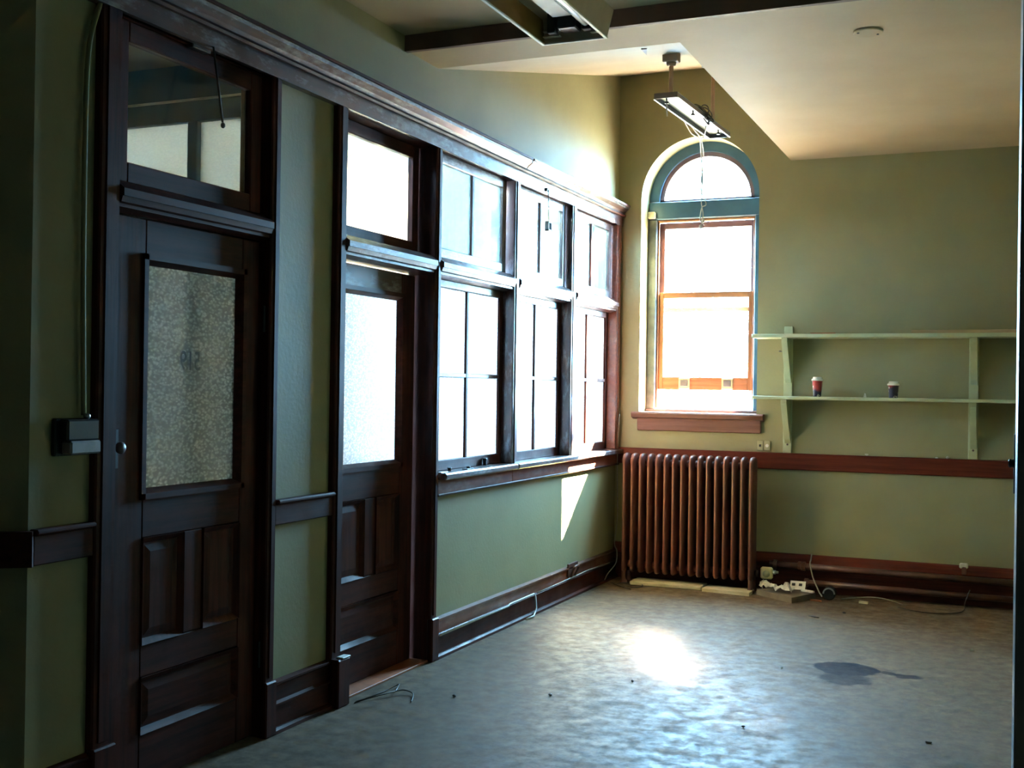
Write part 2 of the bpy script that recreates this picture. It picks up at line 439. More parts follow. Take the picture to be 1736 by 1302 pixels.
def bring(bm, c, zs, r0, r1, y0, y1, seg=40):
    a = [(c - r0 * math.cos(math.pi * k / seg), zs + r0 * math.sin(math.pi * k / seg)) for k in range(seg + 1)]
    b = [(c - r1 * math.cos(math.pi * k / seg), zs + r1 * math.sin(math.pi * k / seg)) for k in range(seg + 1)]
    V = [[bm.verts.new((p[0], y, p[1])) for p in l] for l in (a, b) for y in (y0, y1)]
    for k in range(seg):
        for p, q in ((0, 1), (1, 3), (3, 2), (2, 0)):
            bm.faces.new((V[p][k], V[p][k + 1], V[q][k + 1], V[q][k]))
    for k in (0, seg): bm.faces.new((V[0][k], V[1][k], V[3][k], V[2][k]))

def pix(px, py, axis, val):
    """photo pixel -> point on the plane axis = val"""
    d = ROT @ Vector(((px - CX) / F, -(py - CY) / F, -1.0))
    t = (val - CAM[axis]) / d[axis]
    return CAM + d * t

# ------------------------------------------------------------------ the room shell
D = 8.80          # back wall
XR = 3.00         # right wall
TOP = 2.86        # underside of plaster above the woodwork
Z1, Z2, Z3 = 3.318, 3.245, 4.01     # near ceiling, far ceiling, raised bay above the window
YB, YS, XS = 5.265, 5.62, 1.36
st = dict(kind='structure')

bm = bmesh.new(); bbox(bm, -0.94, XR + 0.15, -1.7, 8.95, -0.12, 0)
finish('floor', bm, 'floor', origin=(0, 0, 0), label='worn grey scuffed floor with a dark stain and dusty patches', cat='floor', **st)

bm = bmesh.new()
bbox(bm, -0.14, 0, 5.60, D, 0, 0.93)
bbox(bm, -0.14, 0, 4.08, 4.62, 0, TOP)
bbox(bm, -0.14, 0, 2.79, 3.10, 0, TOP)
bbox(bm, -0.14, 0, 2.79, D, TOP, 4.12)
bprism(bm, [(0, 2.79), (-0.14, 2.79), (-0.95, 2.24), (-0.80, 2.20)], 'z', 0, 4.12)
bbox(bm, -0.95, -0.80, -1.7, 2.22, 0, 4.12)
finish('wall_left', bm, 'plaster', origin=(0, 0, 0), label='pale green plaster wall framed by dark doors and windows', cat='wall', **st)

bm = bmesh.new()
WX0, WX1, WZB, WZS = 0.19, 1.125, 1.31, 3.015
barch(bm, WX0, WX1, WZB, WZS, D, D + 0.36, -0.14, XR + 0.15, 0, 4.12)
finish('wall_back', bm, 'plaster', origin=(0, D, 0), label='green plaster end wall around the tall arched window', cat='wall', **st)
bm = bmesh.new(); bbox(bm, XR, XR + 0.15, -1.7, D, 0, 4.12)
finish('wall_right', bm, 'plaster', origin=(XR, 0, 0), label='shadowed green plaster wall at the right edge', cat='wall', **st)
bm = bmesh.new(); bbox(bm, -0.95, XR + 0.15, -1.85, -1.7, 0, 4.12)
finish('wall_front', bm, 'wood_z', origin=(0, -1.7, 0), label='unseen wall behind the viewpoint made dark to absorb bounced light', cat='wall', **st)  # out of view; dark wood chosen to cut bounce into the near room

bm = bmesh.new()
bbox(bm, -0.95, XR, -1.7, YB, Z1, Z1 + 0.1)
bbox(bm, -0.0, XR, YB + 0.001, YS, Z2, Z2 + 0.1)
bbox(bm, XS, XR, YS, D, Z2, Z2 + 0.1)
bprism(bm, [(YS, Z2), (D, Z3), (D, Z3 + 0.1), (YS, Z2 + 0.1)], 'x', 0, XS)
bprism(bm, [(YS, Z2 + 0.101), (D, Z2 + 0.101), (D, Z3 + 0.1)], 'x', XS, XS + 0.05)
finish('ceiling', bm, 'ceiling', origin=(0, 0, 3.2), label='cream ceiling raised in a sloping bay above the arched window', cat='ceiling', **st)
# weathertight lid over the raised bay
box('trim_1', 0, XR, YB - 0.03, YB, Z2 - 0.012, Z1, 'beam', None, 0.002, label='dark brown board across the ceiling where it steps down', cat='trim', **st)

M['ground'] = surf('sunlit_sandy_ground', (0.085, 0.062, 0.035), (0.115, 0.086, 0.05), 0.05, 0.9, 0)
bm = bmesh.new(); bbox(bm, -250, 250, -250, 250, -14.2, -14)
finish('ground', bm, 'ground', origin=(0, 0, -14), label='sunlit sandy ground far below the upper floor windows', cat='ground', **st)

# adjoining rooms seen through the glazing of the left wall
NX, NY, NZ = -3.7, 4.50, 3.9
bm = bmesh.new(); bbox(bm, NX, -0.14, 2.6, 9.1, -0.12, -0.001)
finish('floor_adjoining', bm, 'nfloor', origin=(NX, 4, 0), label='pale floor of the bright room beyond the glazed wall', cat='floor', **st)
bm = bmesh.new(); bbox(bm, NX, -0.14, NY, 9.1, NZ, NZ + 0.1)
finish('ceiling_adjoining', bm, 'nplaster', origin=(NX, 5, NZ), label='pale ceiling of the bright room beyond the glazed wall', cat='ceiling', **st)
bm = bmesh.new()
for (a, b, w0, w1) in ((-1.16, -0.28, -1.50, -0.14), (-2.90, -1.86, -3.4, -1.50)):
    barch(bm, a, b, 0.9, 3.10, D, D + 0.2, w0, w1, 0, NZ)
bbox(bm, NX - .1, -3.4, D, D + 0.2, 0, NZ)
finish('wall_adjoining_back', bm, 'nplaster', origin=(-2, D, 0), label='pale window wall of the bright room beyond the glazing', cat='wall', **st)
bm = bmesh.new()
bbox(bm, NX - 0.15, NX, NY, D + 0.2, 0, NZ)
finish('wall_adjoining_side', bm, 'nplaster', origin=(NX, 6, 0), label='pale side wall of the bright room beyond the glazed partition', cat='wall', **st)
# small lobby behind the first door
bm = bmesh.new(); bbox(bm, -2.6, -2.5, 2.6, NY, 0, NZ); bbox(bm, -2.5, -0.14, 2.6, 2.7, 0, NZ)
finish('wall_lobby', bm, 'white', origin=(-2.5, 2.6, 0), label='dim plaster walls of the lobby behind the first door', cat='wall', **st)
bm = bmesh.new(); bbox(bm, -2.6, -0.14, 2.6, NY, 3.05, 3.15)
finish('ceiling_lobby', bm, 'nbrown', origin=(-2.5, 3, 3), label='brown ceiling seen through the glass above the first door', cat='ceiling', **st)
def dimmer_mat():
    m, nt, out = new_mat('pale_dimmer_sheet')
    tl = N(nt, 'ShaderNodeBsdfTranslucent'); tl.inputs['Color'].default_value = (DIMMER, DIMMER * 0.9, DIMMER * 0.7, 1)
    df = N(nt, 'ShaderNodeBsdfDiffuse'); df.inputs['Color'].default_value = (0.6, 0.6, 0.56, 1)
    mx = N(nt, 'ShaderNodeMixShader'); mx.inputs['Fac'].default_value = 0.5
    nt.links.new(tl.outputs['BSDF'], mx.inputs[1]); nt.links.new(df.outputs['BSDF'], mx.inputs[2])
    nt.links.new(mx.outputs['Shader'], out.inputs['Surface'])
    return m
DIMMER = 0.42
M['shade'] = dimmer_mat()  # translucent material for the added light-dimming sheets
for nm, c_, r_, lab in (('window_shade', -0.72, 0.44, 'added translucent sheet dimming the adjoining window nearest the corner'), ('window_shade', -2.38, 0.52, 'added translucent sheet dimming the adjoining window behind the second door')):
    bm = bmesh.new()
    bprism(bm, [(c_ - r_, 0.9), (c_ + r_, 0.9)] + [(c_ + r_ * math.cos(math.pi * q / 24), 3.10 + r_ * math.sin(math.pi * q / 24)) for q in range(25)], 'y', D + 0.14, D + 0.144)
    finish(nm, bm, 'shade', label=lab, cat='shade')  # sheet added to cut the light coming through the adjoining window
LP = empty('window_1', (-1.3, NY, 0), 'wooden lobby screen with pale glass panels seen through the first transom', 'window', kind='structure')
box('head_beam', -2.5, -0.141, NY, NY + 0.08, 2.77, 3.20, 'slate', LP)
box('bead', -2.5, -0.141, NY - 0.012, NY, 2.87, 2.88, 'white', LP, 0.001)
for x in (-2.46, -1.86, -1.36, -0.76, -0.16):
    box('post', x - 0.03, x + 0.03 if x < -.2 else -0.141, NY, NY + 0.08, 0, 2.77, 'slate' if x > -.9 else 'wood_z', LP)
for a, b in ((-2.43, -1.89), (-1.83, -1.39), (-1.33, -0.79), (-0.73, -0.19)):
    box('glass_panel', a, b, NY + 0.03, NY + 0.036, 0.10, 2.77, 'lobby_glass', LP, 0)
box('bottom_rail', -2.5, -0.141, NY, NY + 0.08, 0, 0.10, 'wood_x', LP)

portal(0.20, 1.115, 9.16, 1.32, 3.48)

# ------------------------------------------------------------------ woodwork of the left wall
XF = 0.03
posts = [  # y0, y1, plinth?, words
    (3.055, 3.155, 'left casing post of the first door beside the switch box'),
    (4.050, 4.118, 'dark post between the first door and the narrow green panel'),
    (4.570, 4.655, 'dark post between the narrow green panel and the second door'),
    (5.565, 5.636, 'dark post between the second door and the first window bay'),
    (6.645, 6.728, 'dark post between the nearest and middle window bays'),
    (7.672, 7.765, 'sunlit post between the middle and farthest window bays'),
    (8.700, 8.800, 'reddish corner post where the glazed wall meets the end wall')]
k = 2
for i, (a, b, lab) in enumerate(posts):
    t = empty('trim_%d' % k, (0, (a + b) / 2, 0), lab, 'trim', kind='structure'); k += 1
    zb = 0.0 if i < 4 else 1.02
    matn = 'wood_z' if i in (0, 1, 2, 3) else ('dusty_z' if i < 6 else 'redwood_y')
    box('post', -0.14, XF, a, b, zb, TOP - 0.02, matn, t, 0.006)
    box('face_bead', XF, XF + 0.006, a + 0.025, b - 0.025, max(zb, 0.25), TOP - 0.03, matn, t, 0.002)
    if i < 4:
        box('plinth', XF - 0.02, XF + (0.045 if i == 2 else 0.016), a - 0.006, b + (0.012 if i == 2 else 0.004), 0, 0.235 if i != 2 else 0.225, 'wood_z', t, 0.006)
        if i == 2:
            box('plinth_glint', XF + 0.008, XF + 0.047, a + 0.03, b + 0.013, 0.225, 0.232, 'white', t, 0.002, label='white strip painted in for the bright reflection on the plinth top')  # reflected light on the plinth top, painted as a white strip
# cornice
t = empty('trim_%d' % k, (0, 6, TOP - 0.05), 'long dark moulded cornice running above the doors and windows', 'trim', kind='structure'); k += 1
Y0, Y1c = 3.0, 8.80
prism('frieze_board', [(0, 2.80), (0.038, 2.80), (0.038, 2.875), (0, 2.875)], 'y', Y0, Y1c, 'dusty_y', t)
prism('lower_bead', [(0, 2.875), (0.055, 2.875), (0.062, 2.885), (0.055, 2.897), (0, 2.897)], 'y', Y0, Y1c, 'wood_y', t)
prism('crown', [(0, 2.897), (0.045, 2.897), (0.058, 2.915), (0.085, 2.935), (0.09, 2.950), (0, 2.950)], 'y', Y0, 6.77, 'dusty_y', t)
prism('crown', [(0, 2.897), (0.045, 2.897), (0.058, 2.915), (0.085, 2.935), (0.09, 2.950), (0, 2.950)], 'y', 6.785, Y1c, 'dusty_y', t)
prism('top_fillet', [(0, 2.950), (0.098, 2.950), (0.098, 2.964), (0, 2.972)], 'y', Y0, 6.765, 'wood_y', t)
prism('top_fillet', [(0, 2.950), (0.098, 2.950), (0.098, 2.964), (0, 2.972)], 'y', 6.79, Y1c, 'redwood_y', t)
# head boards that close the openings up to the frieze, and the transom bars
bays = [(3.155, 4.05, 'first door'), (4.655, 5.565, 'second door'), (5.636, 6.645, 'nearest window bay'), (6.728, 7.672, 'middle window bay'), (7.765, 8.70, 'farthest window bay')]
for i, (a, b, lab) in enumerate(bays):
    t = empty('trim_%d' % k, (0, (a + b) / 2, 2.1), 'projecting dark transom bar of the ' + lab, 'trim', kind='structure'); k += 1
    m_ = 'dusty_y' if i else 'wood_y'
    prism('sloped_ledge', [(-0.14, 2.215), (0.0, 2.215), (0.046, 2.182), (0.046, 2.155), (-0.14, 2.155)], 'y', a, b, m_, t)
    prism('moulding', [(-0.14, 2.155), (0.040, 2.155), (0.033, 2.135), (0.022, 2.130), (0.022, 2.118), (-0.02, 2.105), (-0.14, 2.105)], 'y', a, b, 'dusty_y' if i else 'wood_y', t)
    box('head_board', -0.14, 0.02, a, b, 2.80, TOP, 'wood_y', t, 0.003)

def raised_panel(parent, x, y0, y1, z0, z1, mat):
    """sunk door panel: moulding frame and a raised field"""
    p = box('panel', x - 0.014, x - 0.008, y0, y1, z0, z1, mat, parent, 0)
    w = 0.028
    bm = bmesh.new()
    for prof, ax, a0, a1 in ((([(x - 0.014, z1 - w), (x + 0.012, z1), (x - 0.014, z1)]), 'y', y0, y1), (([(x - 0.014, z0 + w), (x + 0.012, z0), (x - 0.014, z0)]), 'y', y0, y1)):
        bprism(bm, prof, ax, a0, a1)
    for prof in ([(x - 0.014, y0 + w), (x + 0.012, y0), (x - 0.014, y0)], [(x - 0.014, y1 - w), (x + 0.012, y1), (x - 0.014, y1)]):
        bprism(bm, prof, 'z', z0, z1)
    q = finish('panel_moulding', bm, mat, p)
    g = 0.055
    bm = bmesh.new()
    a = [bm.verts.new((x - 0.008, y, z)) for y, z in ((y0 + w, z0 + w), (y1 - w, z0 + w), (y1 - w, z1 - w), (y0 + w, z1 - w))]
    b = [bm.verts.new((x - 0.003, y, z)) for y, z in ((y0 + g, z0 + g), (y1 - g, z0 + g), (y1 - g, z1 - g), (y0 + g, z1 - g))]
    bm.faces.new(b)
    for i in range(4): bm.faces.new((a[i], a[(i + 1) % 4], b[(i + 1) % 4], b[i]))
    bm.faces.new(a[::-1])
    finish('raised_field', bm, mat, p)

def glazed_door(name, x, y0, y1, gy0, gy1, gz0, gz1, top, label, glass):
    """leaf whose room face is at x"""
    t = empty(name, (x, (y0 + y1) / 2, 0), label, 'door', kind='structure')
    b = x - 0.045
    box('stile', b, x, y0, gy0, 0.012, top, 'wood_z', t); box('stile', b, x, gy1, y1, 0.012, top, 'wood_z', t)
    box('rail', b, x, gy0, gy1, gz1, top, 'dusty_y' if name == 'door_2' else 'wood_y', t)
    box('rail', b, x, gy0, gy1, 0.925, gz0, 'wood_y', t)
    box('rail', b, x, gy0, gy1, 0.41, 0.53, 'wood_y', t)
    box('rail', b, x, gy0, gy1, 0.012, 0.20, 'wood_y', t)
    c = (gy0 + gy1) / 2
    box('muntin', b, x, c - 0.058, c + 0.058, 0.53, 0.925, 'wood_z', t)
    raised_panel(t, x - 0.004, gy0, c - 0.058, 0.53, 0.925, 'wood_z')
    raised_panel(t, x - 0.004, c + 0.058, gy1, 0.53, 0.925, 'wood_z')
    raised_panel(t, x - 0.004, gy0, gy1, 0.20, 0.41, 'wood_y')
    box('back_panel', b + 0.002, x - 0.02, gy0, gy1, 0.1, 0.95, 'wood_y', t, 0)
    w = 0.022
    bm = bmesh.new()
    for z, s in ((gz0, 1), (gz1, -1)):
        bprism(bm, [(x - 0.02, z + s * w), (x + 0.012, z + s * 0.004), (x + 0.012, z - s * 0.018), (x - 0.02, z - s * 0.018)], 'y', gy0 - 0.018, gy1 + 0.018)
    for y, s in ((gy0, 1), (gy1, -1)):
        bprism(bm, [(x - 0.02, y + s * w), (x + 0.012, y + s * 0.004), (x + 0.012, y - s * 0.018), (x - 0.02, y - s * 0.018)], 'z', gz0 - 0.018, gz1 + 0.018)
    finish('glazing_bead', bm, 'wood_y', t)
    box('pane', x - 0.026, x - 0.020, gy0, gy1, gz0, gz1, glass, t, 0)
    return t

d1 = glazed_door('door_1', -0.020, 3.165, 4.040, 3.345, 3.925, 1.085, 1.955, 2.10, 'nearest dark panelled door with grey pattern glass numbered 519', 'pattern_grey')
d2 = glazed_door('door_2', -0.085, 4.672, 5.548, 4.79, 5.400, 1.085, 1.975, 2.10, 'dark panelled door with bright white pattern glass beside the windows', 'pattern')
# room number, seen in reverse from inside
fc = bpy.data.curves.new('room_number', 'FONT'); fc.body = '519'; fc.size = 0.105; fc.align_x = 'CENTER'; fc.offset = 0.001
tmp = bpy.data.objects.new('tmp', fc); COL.objects.link(tmp)
dg = bpy.context.evaluated_depsgraph_get()
me = bpy.data.meshes.new_from_object(tmp.evaluated_get(dg))
bpy.data.objects.remove(tmp)
c5 = pix(323, 612, 0, -0.035)
g = bmesh.new(); g.from_mesh(me); bpy.data.meshes.remove(me)
for v in g.verts: v.co = Vector((-0.0360, c5.y - v.co.x * 0.80, c5.z - 0.035 + v.co.y))
finish('room_number', g, 'bakelite', d1, label='black reversed numerals 519 on the glass')
# hinges and lock of door_1
for z in (0.30, 1.72):
    bm = bmesh.new(); blathe(bm, (0.004, 4.044, z), [(0.006, 0), (0.006, 0.11)], 10)
    finish('hinge', bm, 'black', d1)
bm = bmesh.new(); blathe(bm, (-0.02, 3.193, 1.265), [(0.012, 0.0), (0.010, 0.015), (0.020, 0.025), (0.022, 0.036), (0.014, 0.045)], 16, 'x')
finish('door_knob', bm, 'fixrim', d1, smooth=True)
box('lock_plate', -0.02, -0.017, 3.172, 3.214, 1.19, 1.33, 'black', d1, 0.001)
# threshold of the second door
box('trim_%d' % k, -0.14, 0.02, 4.655, 5.565, 0, 0.012, 'rust', None, 0.002, label='worn reddish wooden threshold under the second door', cat='trim', **st); k += 1

wn = 2
def transom(y0, y1, x, z0, z1, fw, split, label, glass, mat):
    global wn
    t = empty('window_%d' % wn, (x, (y0 + y1) / 2, z0), label, 'transom window', kind='structure'); wn += 1
    b = x - 0.035
    box('stile', b, x, y0, y0 + fw, z0, z1, mat.replace('_y', '_z'), t); box('stile', b, x, y1 - fw, y1, z0, z1, mat.replace('_y', '_z'), t)
    box('rail', b, x, y0 + fw, y1 - fw, z0, z0 + fw, mat, t); box('rail', b, x, y0 + fw, y1 - fw, z1 - fw, z1, mat, t)
    c = (y0 + y1) / 2
    if split:
        box('muntin', b + 0.006, x - 0.004, c - 0.013, c + 0.013, z0 + fw, z1 - fw, 'wood_z', t, 0.003)
        box('pane', x - 0.020, x - 0.016, y0 + fw, c - 0.013, z0 + fw, z1 - fw, glass, t, 0)
        box('pane', x - 0.020, x - 0.016, c + 0.013, y1 - fw, z0 + fw, z1 - fw, glass, t, 0)
    else:
        box('pane', x - 0.020, x - 0.016, y0 + fw, y1 - fw, z0 + fw, z1 - fw, glass, t, 0)
    return t
tr1 = transom(3.165, 4.04, -0.018, 2.217, 2.80, 0.075, False, 'clear transom window above the nearest door with a hanging rod', 'glass', 'wood_y')
tr2 = transom(4.665, 5.555, -0.075, 2.217, 2.80, 0.065, False, 'clear bright transom window above the second door', 'glass', 'wood_y')
ta = transom(5.645, 6.600, -0.012, 2.217, 2.80, 0.055, True, 'streaky two-pane transom over the nearest window bay', 'streaky', 'dusty_y')
tb = transom(6.735, 7.640, -0.012, 2.217, 2.80, 0.055, True, 'overexposed two-pane transom with a hanging latch rod in the middle bay', 'streaky', 'dusty_y')
tc_ = transom(7.772, 8.660, -0.012, 2.217, 2.80, 0.055, True, 'two-pane transom in the farthest bay by the corner', 'streaky', 'dusty_y')
for (y1_, a) in ((6.645, 6.600), (7.672, 7.640), (8.70, 8.660)):
    pass
# operator rods
p0 = pix(362, 80, 0, 0.045); p1 = pix(378, 212, 0, 0.11)
bm = bmesh.new(); btube(bm, [(0.0, p0.y, p0.z + 0.01), p0, p1], 0.0045, 8); blathe(bm, p1, [(0.004, -0.012), (0.009, -0.006), (0.009, 0.004), (0.004, 0.01)], 10)
finish('operator_rod', bm, 'black', tr1, smooth=True)
box('latch', -0.018, 0.02, p0.y - 0.09, p0.y + 0.02, p0.z - 0.02, p0.z + 0.03, 'black', tr1)
p0 = pix(930, 322, 0, 0.05); p1 = pix(930, 392, 0, 0.06)
bm = bmesh.new(); btube(bm, [(-0.01, p0.y, p0.z), p0, p1], 0.004, 8)
for dz in (0.0, 0.055): bbox(bm, 0.045, 0.072, p1.y - 0.03, p1.y + 0.03, p1.z + dz, p1.z + dz + 0.01)
for dy in (-0.03, 0.022): bbox(bm, 0.045, 0.072, p1.y + dy, p1.y + dy + 0.008, p1.z, p1.z + 0.06)
finish('latch_rod', bm, 'black', tb)
box('latch', -0.012, 0.05, p0.y - 0.025, p0.y + 0.025, p0.z - 0.01, p0.z + 0.012, 'black', tb, 0.003)

def sash_window(y0, y1, label):
    global wn
    x = -0.045; b = x - 0.035; fw = 0.045; z0, z1 = 1.022, 2.105
    t = empty('window_%d' % wn, (x, (y0 + y1) / 2, z0), label, 'window', kind='structure'); wn += 1
    box('stile', b, x, y0, y0 + fw, z0, z1, 'wood_z', t); box('stile', b, x, y1 - fw, y1, z0, z1, 'wood_z', t)
    box('rail', b, x, y0 + fw, y1 - fw, z0, z0 + 0.06, 'wood_y', t); box('rail', b, x, y0 + fw, y1 - fw, z1 - fw, z1, 'dusty_y', t)
    c, zm = (y0 + y1) / 2, 1.565
    box('muntin', b + 0.006, x - 0.003, c - 0.013, c + 0.013, z0 + 0.06, z1 - fw, 'wood_z', t, 0.003)
    for a0, a1 in ((y0 + fw, c - 0.013), (c + 0.013, y1 - fw)):
        box('glazing_bar', b + 0.006, x - 0.003, a0, a1, zm - 0.012, zm + 0.012, 'dusty_y', t, 0.003)
        box('pane', x - 0.022, x - 0.017, a0, a1, z0 + 0.06, zm - 0.012, 'pattern', t, 0)
        box('pane', x - 0.022, x - 0.017, a0, a1, zm + 0.012, z1 - fw, 'pattern', t, 0)
sash_window(5.636, 6.645, 'nearest four-pane pattern-glass window with hardware on its sill')
sash_window(6.728, 7.672, 'middle four-pane pattern-glass window of the left wall')
sash_window(7.765, 8.700, 'farthest four-pane pattern-glass window catching the sun')

# window stool and apron along the bays
t = empty('trim_%d' % k, (0, 7, 0.9), 'continuous wooden window sill and reddish apron along the three bays', 'trim', kind='structure'); k += 1
box('stool', -0.14, 0.075, 5.640, 6.655, 0.985, 1.022, 'dusty_y', t, 0.008); box('stool', -0.14, 0.075, 6.662, 8.80, 0.985, 1.022, 'dusty_y', t, 0.008)
box('apron', 0, 0.028, 5.636, 6.66, 0.905, 0.985, 'redwood_y', t, 0.004); box('apron', 0, 0.028, 6.662, 8.80, 0.905, 0.985, 'redwood_y', t, 0.004)
box('apron_bead', 0, 0.034, 5.636, 8.80, 0.893, 0.907, 'wood_y', t, 0.004)
# chair rail pieces
t = empty('trim_%d' % k, (0, 4.35, 0.89), 'short dark chair rail across the narrow green panel', 'trim', kind='structure'); k += 1
box('rail_board', 0, 0.025, 4.118, 4.570, 0.893, 0.985, 'wood_y', t, 0.004); box('rail_cap', 0, 0.045, 4.118, 4.570, 0.985, 1.003, 'wood_y', t, 0.006)
t = empty('trim_%d' % k, (0, 2.9, 0.89), 'dark chair rail left of the nearest door', 'trim', kind='structure'); k += 1
box('rail_board', 0, 0.025, 2.79, 3.055, 0.90, 1.0, 'wood_y', t, 0.004); box('rail_cap', 0, 0.042, 2.79, 3.055, 1.0, 1.018, 'wood_y', t, 0.006)
bm = bmesh.new(); bprism(bm, [(0.025, 2.79), (-0.79, 2.20), (-0.775, 2.18), (0.04, 2.77)], 'z', 0.90, 1.015)
finish('corner_rail_board', bm, 'wood_y', t)
box('trim_%d' % k, 0, XR, D - 0.028, D, 0.91, 1.035, 'redwood_x', None, 0.006, label='reddish brown chair rail across the end wall', cat='trim', **st); k += 1

# baseboards
def base_left(y0, y1, lab):
    t = empty('baseboard_left' if y0 > 5 else ('baseboard_panel' if y0 > 4 else 'baseboard_near'), (0, (y0 + y1) / 2, 0), lab, 'baseboard', kind='structure')
    box('board', 0, 0.022, y0, y1, 0, 0.125, 'wood_y', t, 0.003)
    prism('upper_board', [(0, 0.125), (0.018, 0.125), (0.018, 0.20), (0.030, 0.208), (0.030, 0.216), (0, 0.222)], 'y', y0, y1, 'redwood_y' if y0 > 5 else 'wood_y', t)
    prism('middle_ledge', [(0.018, 0.118), (0.034, 0.118), (0.034, 0.126), (0.018, 0.134)], 'y', y0, y1, 'wood_y', t)
    prism('shoe_moulding', [(0.022, 0), (0.045, 0), (0.042, 0.014), (0.03, 0.022), (0.022, 0.024)], 'y', y0, y1, 'wood_y', t)
base_left(5.636, D, 'reddish moulded baseboard below the window bays')
base_left(4.118, 4.570, 'dark baseboard below the narrow green panel')
base_left(2.79, 3.055, 'dark baseboard left of the nearest door')
t = empty('baseboard_back', (2, D, 0), 'dark moulded baseboard behind the heating pipes', 'baseboard', kind='structure')
box('board', 0, XR, D - 0.02, D, 0, 0.20, 'wood_x', t, 0.003)
prism('cap_moulding', [(D, 0.20), (D - 0.028, 0.20), (D - 0.034, 0.215), (D - 0.022, 0.24), (D - 0.012, 0.275), (D, 0.28)], 'x', 0, XR, 'redwood_x', t)

# surface wire run along the left baseboard
W = [(0.045, 5.65, 0.132), (0.040, 6.6, 0.132), (0.042, 6.62, 0.142), (0.04, 7.02, 0.142), (0.042, 7.04, 0.125), (0.045, 7.05, 0.04), (0.07, 6.95, 0.012), (0.06, 6.85, 0.008)]
tube('surface_cable', W, 0.006, 'enamel', None, 6, label='pale cable clipped along the left baseboard ledge', cat='cable')
tube('surface_cable', [(0.046, 7.06, 0.142), (0.04, 7.5, 0.142), (0.04, 8.1, 0.15), (0.05, 8.55, 0.14)], 0.005, 'greywire', None, 6, label='grey cable on the baseboard running towards the room corner', cat='cable')
pj = pix(972, 965, 0, 0.03)
t = empty('junction_bracket', (0.03, pj.y, pj.z - 0.05), 'small dark bracket on the left baseboard near the corner', 'bracket')
box('plate', 0.018, 0.03, pj.y - 0.10, pj.y + 0.10, pj.z - 0.045, pj.z + 0.05, 'pipe', t, 0.005)
bm = bmesh.new(); btube(bm, curve([(0.03, pj.y - .04, pj.z - .05), (0.055, pj.y - .045, pj.z + 0.02), (0.06, pj.y + .03, pj.z + 0.02), (0.03, pj.y + .035, pj.z - 0.05)]), 0.009, 8)
finish('loop', bm, 'pipe', t, smooth=True)

# ------------------------------------------------------------------ arched window of the end wall
YW = 9.02
w = empty('window_%d' % wn, (0.66, YW, WZB), 'tall arched window with a flare-tinted blue frame and raised orange oak sash', 'window', kind='structure'); wn += 1
C_, ZC = 0.6575, 3.02
bm = bmesh.new(); bring(bm, C_, ZC, 0.385, 0.467, YW, YW + 0.10)
finish('arch_frame', bm, 'slate', w, smooth=False)
bm = bmesh.new(); bring(bm, C_, ZC, 0.350, 0.386, YW + 0.025, YW + 0.08)
bbox(bm, C_ - 0.386, C_ + 0.386, YW + 0.025, YW + 0.08, ZC - 0.02, ZC + 0.015)
finish('arch_sash', bm, 'mauve', w)
bm = bmesh.new()
seg = 32
A = [(C_ - 0.352 * math.cos(math.pi * q / seg), ZC + 0.352 * math.sin(math.pi * q / seg)) for q in range(seg + 1)]
bprism(bm, A, 'y', YW + 0.05, YW + 0.054)
finish('arch_pane', bm, 'glass', w)
box('transom_rail', WX0, WX1, YW - 0.02, YW + 0.10, 2.872, ZC - 0.005, 'slate', w, 0.008)
box('jamb', WX0, WX0 + 0.07, YW - 0.03, YW + 0.12, WZB + 0.02, 2.872, 'slate_worn', w, 0.006)
box('jamb', WX1 - 0.07, WX1, YW - 0.03, YW + 0.12, WZB + 0.02, 2.872, 'slate', w, 0.006)
box('head_stop', WX0 + 0.07, WX1 - 0.07, YW, YW + 0.06, 2.855, 2.872, 'oak_x', w, 0.003)
box('side_stop', WX0 + 0.07, WX0 + 0.085, YW, YW + 0.018, WZB + 0.04, 2.855, 'oak_z', w, 0.003)
box('side_stop', WX1 - 0.085, WX1 - 0.07, YW, YW + 0.018, WZB + 0.04, 2.855, 'oak_z', w, 0.003)
sx0, sx1 = WX0 + 0.072, WX1 - 0.072
us = empty('upper_sash', (C_, YW + 0.06, 2.2), parent=w)
for a, b, c, d, mt in ((sx0, sx0 + 0.045, 2.13, 2.855, 'mauve'), (sx1 - 0.045, sx1, 2.13, 2.855, 'mauve')):
    box('stile', a, b, YW + 0.062, YW + 0.10, c, d, mt, us, 0.003)
box('rail', sx0 + 0.045, sx1 - 0.045, YW + 0.062, YW + 0.10, 2.805, 2.855, 'mauve', us, 0.003)
box('rail', sx0 + 0.045, sx1 - 0.045, YW + 0.062, YW + 0.10, 2.13, 2.165, 'oak_x', us, 0.003)
box('pane', sx0 + 0.045, sx1 - 0.045, YW + 0.080, YW + 0.084, 2.165, 2.805, 'glass', us, 0)
ls = empty('lower_sash', (C_, YW + 0.02, 1.5), parent=w)
box('stile', sx0 + .008, sx0 + 0.052, YW + 0.020, YW + 0.058, 1.50, 2.285, 'oak_z', ls, 0.003); box('stile', sx1 - 0.052, sx1 - .008, YW + 0.020, YW + 0.058, 1.50, 2.285, 'oak_z', ls, 0.003)
box('rail', sx0 + 0.052, sx1 - 0.052, YW + 0.020, YW + 0.058, 2.24, 2.285, 'oak_x', ls, 0.003)
box('rail', sx0 + 0.052, sx1 - 0.052, YW + 0.020, YW + 0.058, 1.50, 1.603, 'oak_x', ls, 0.003)
box('pane', sx0 + 0.052, sx1 - 0.052, YW + 0.038, YW + 0.042, 1.603, 2.24, 'glass', ls, 0)
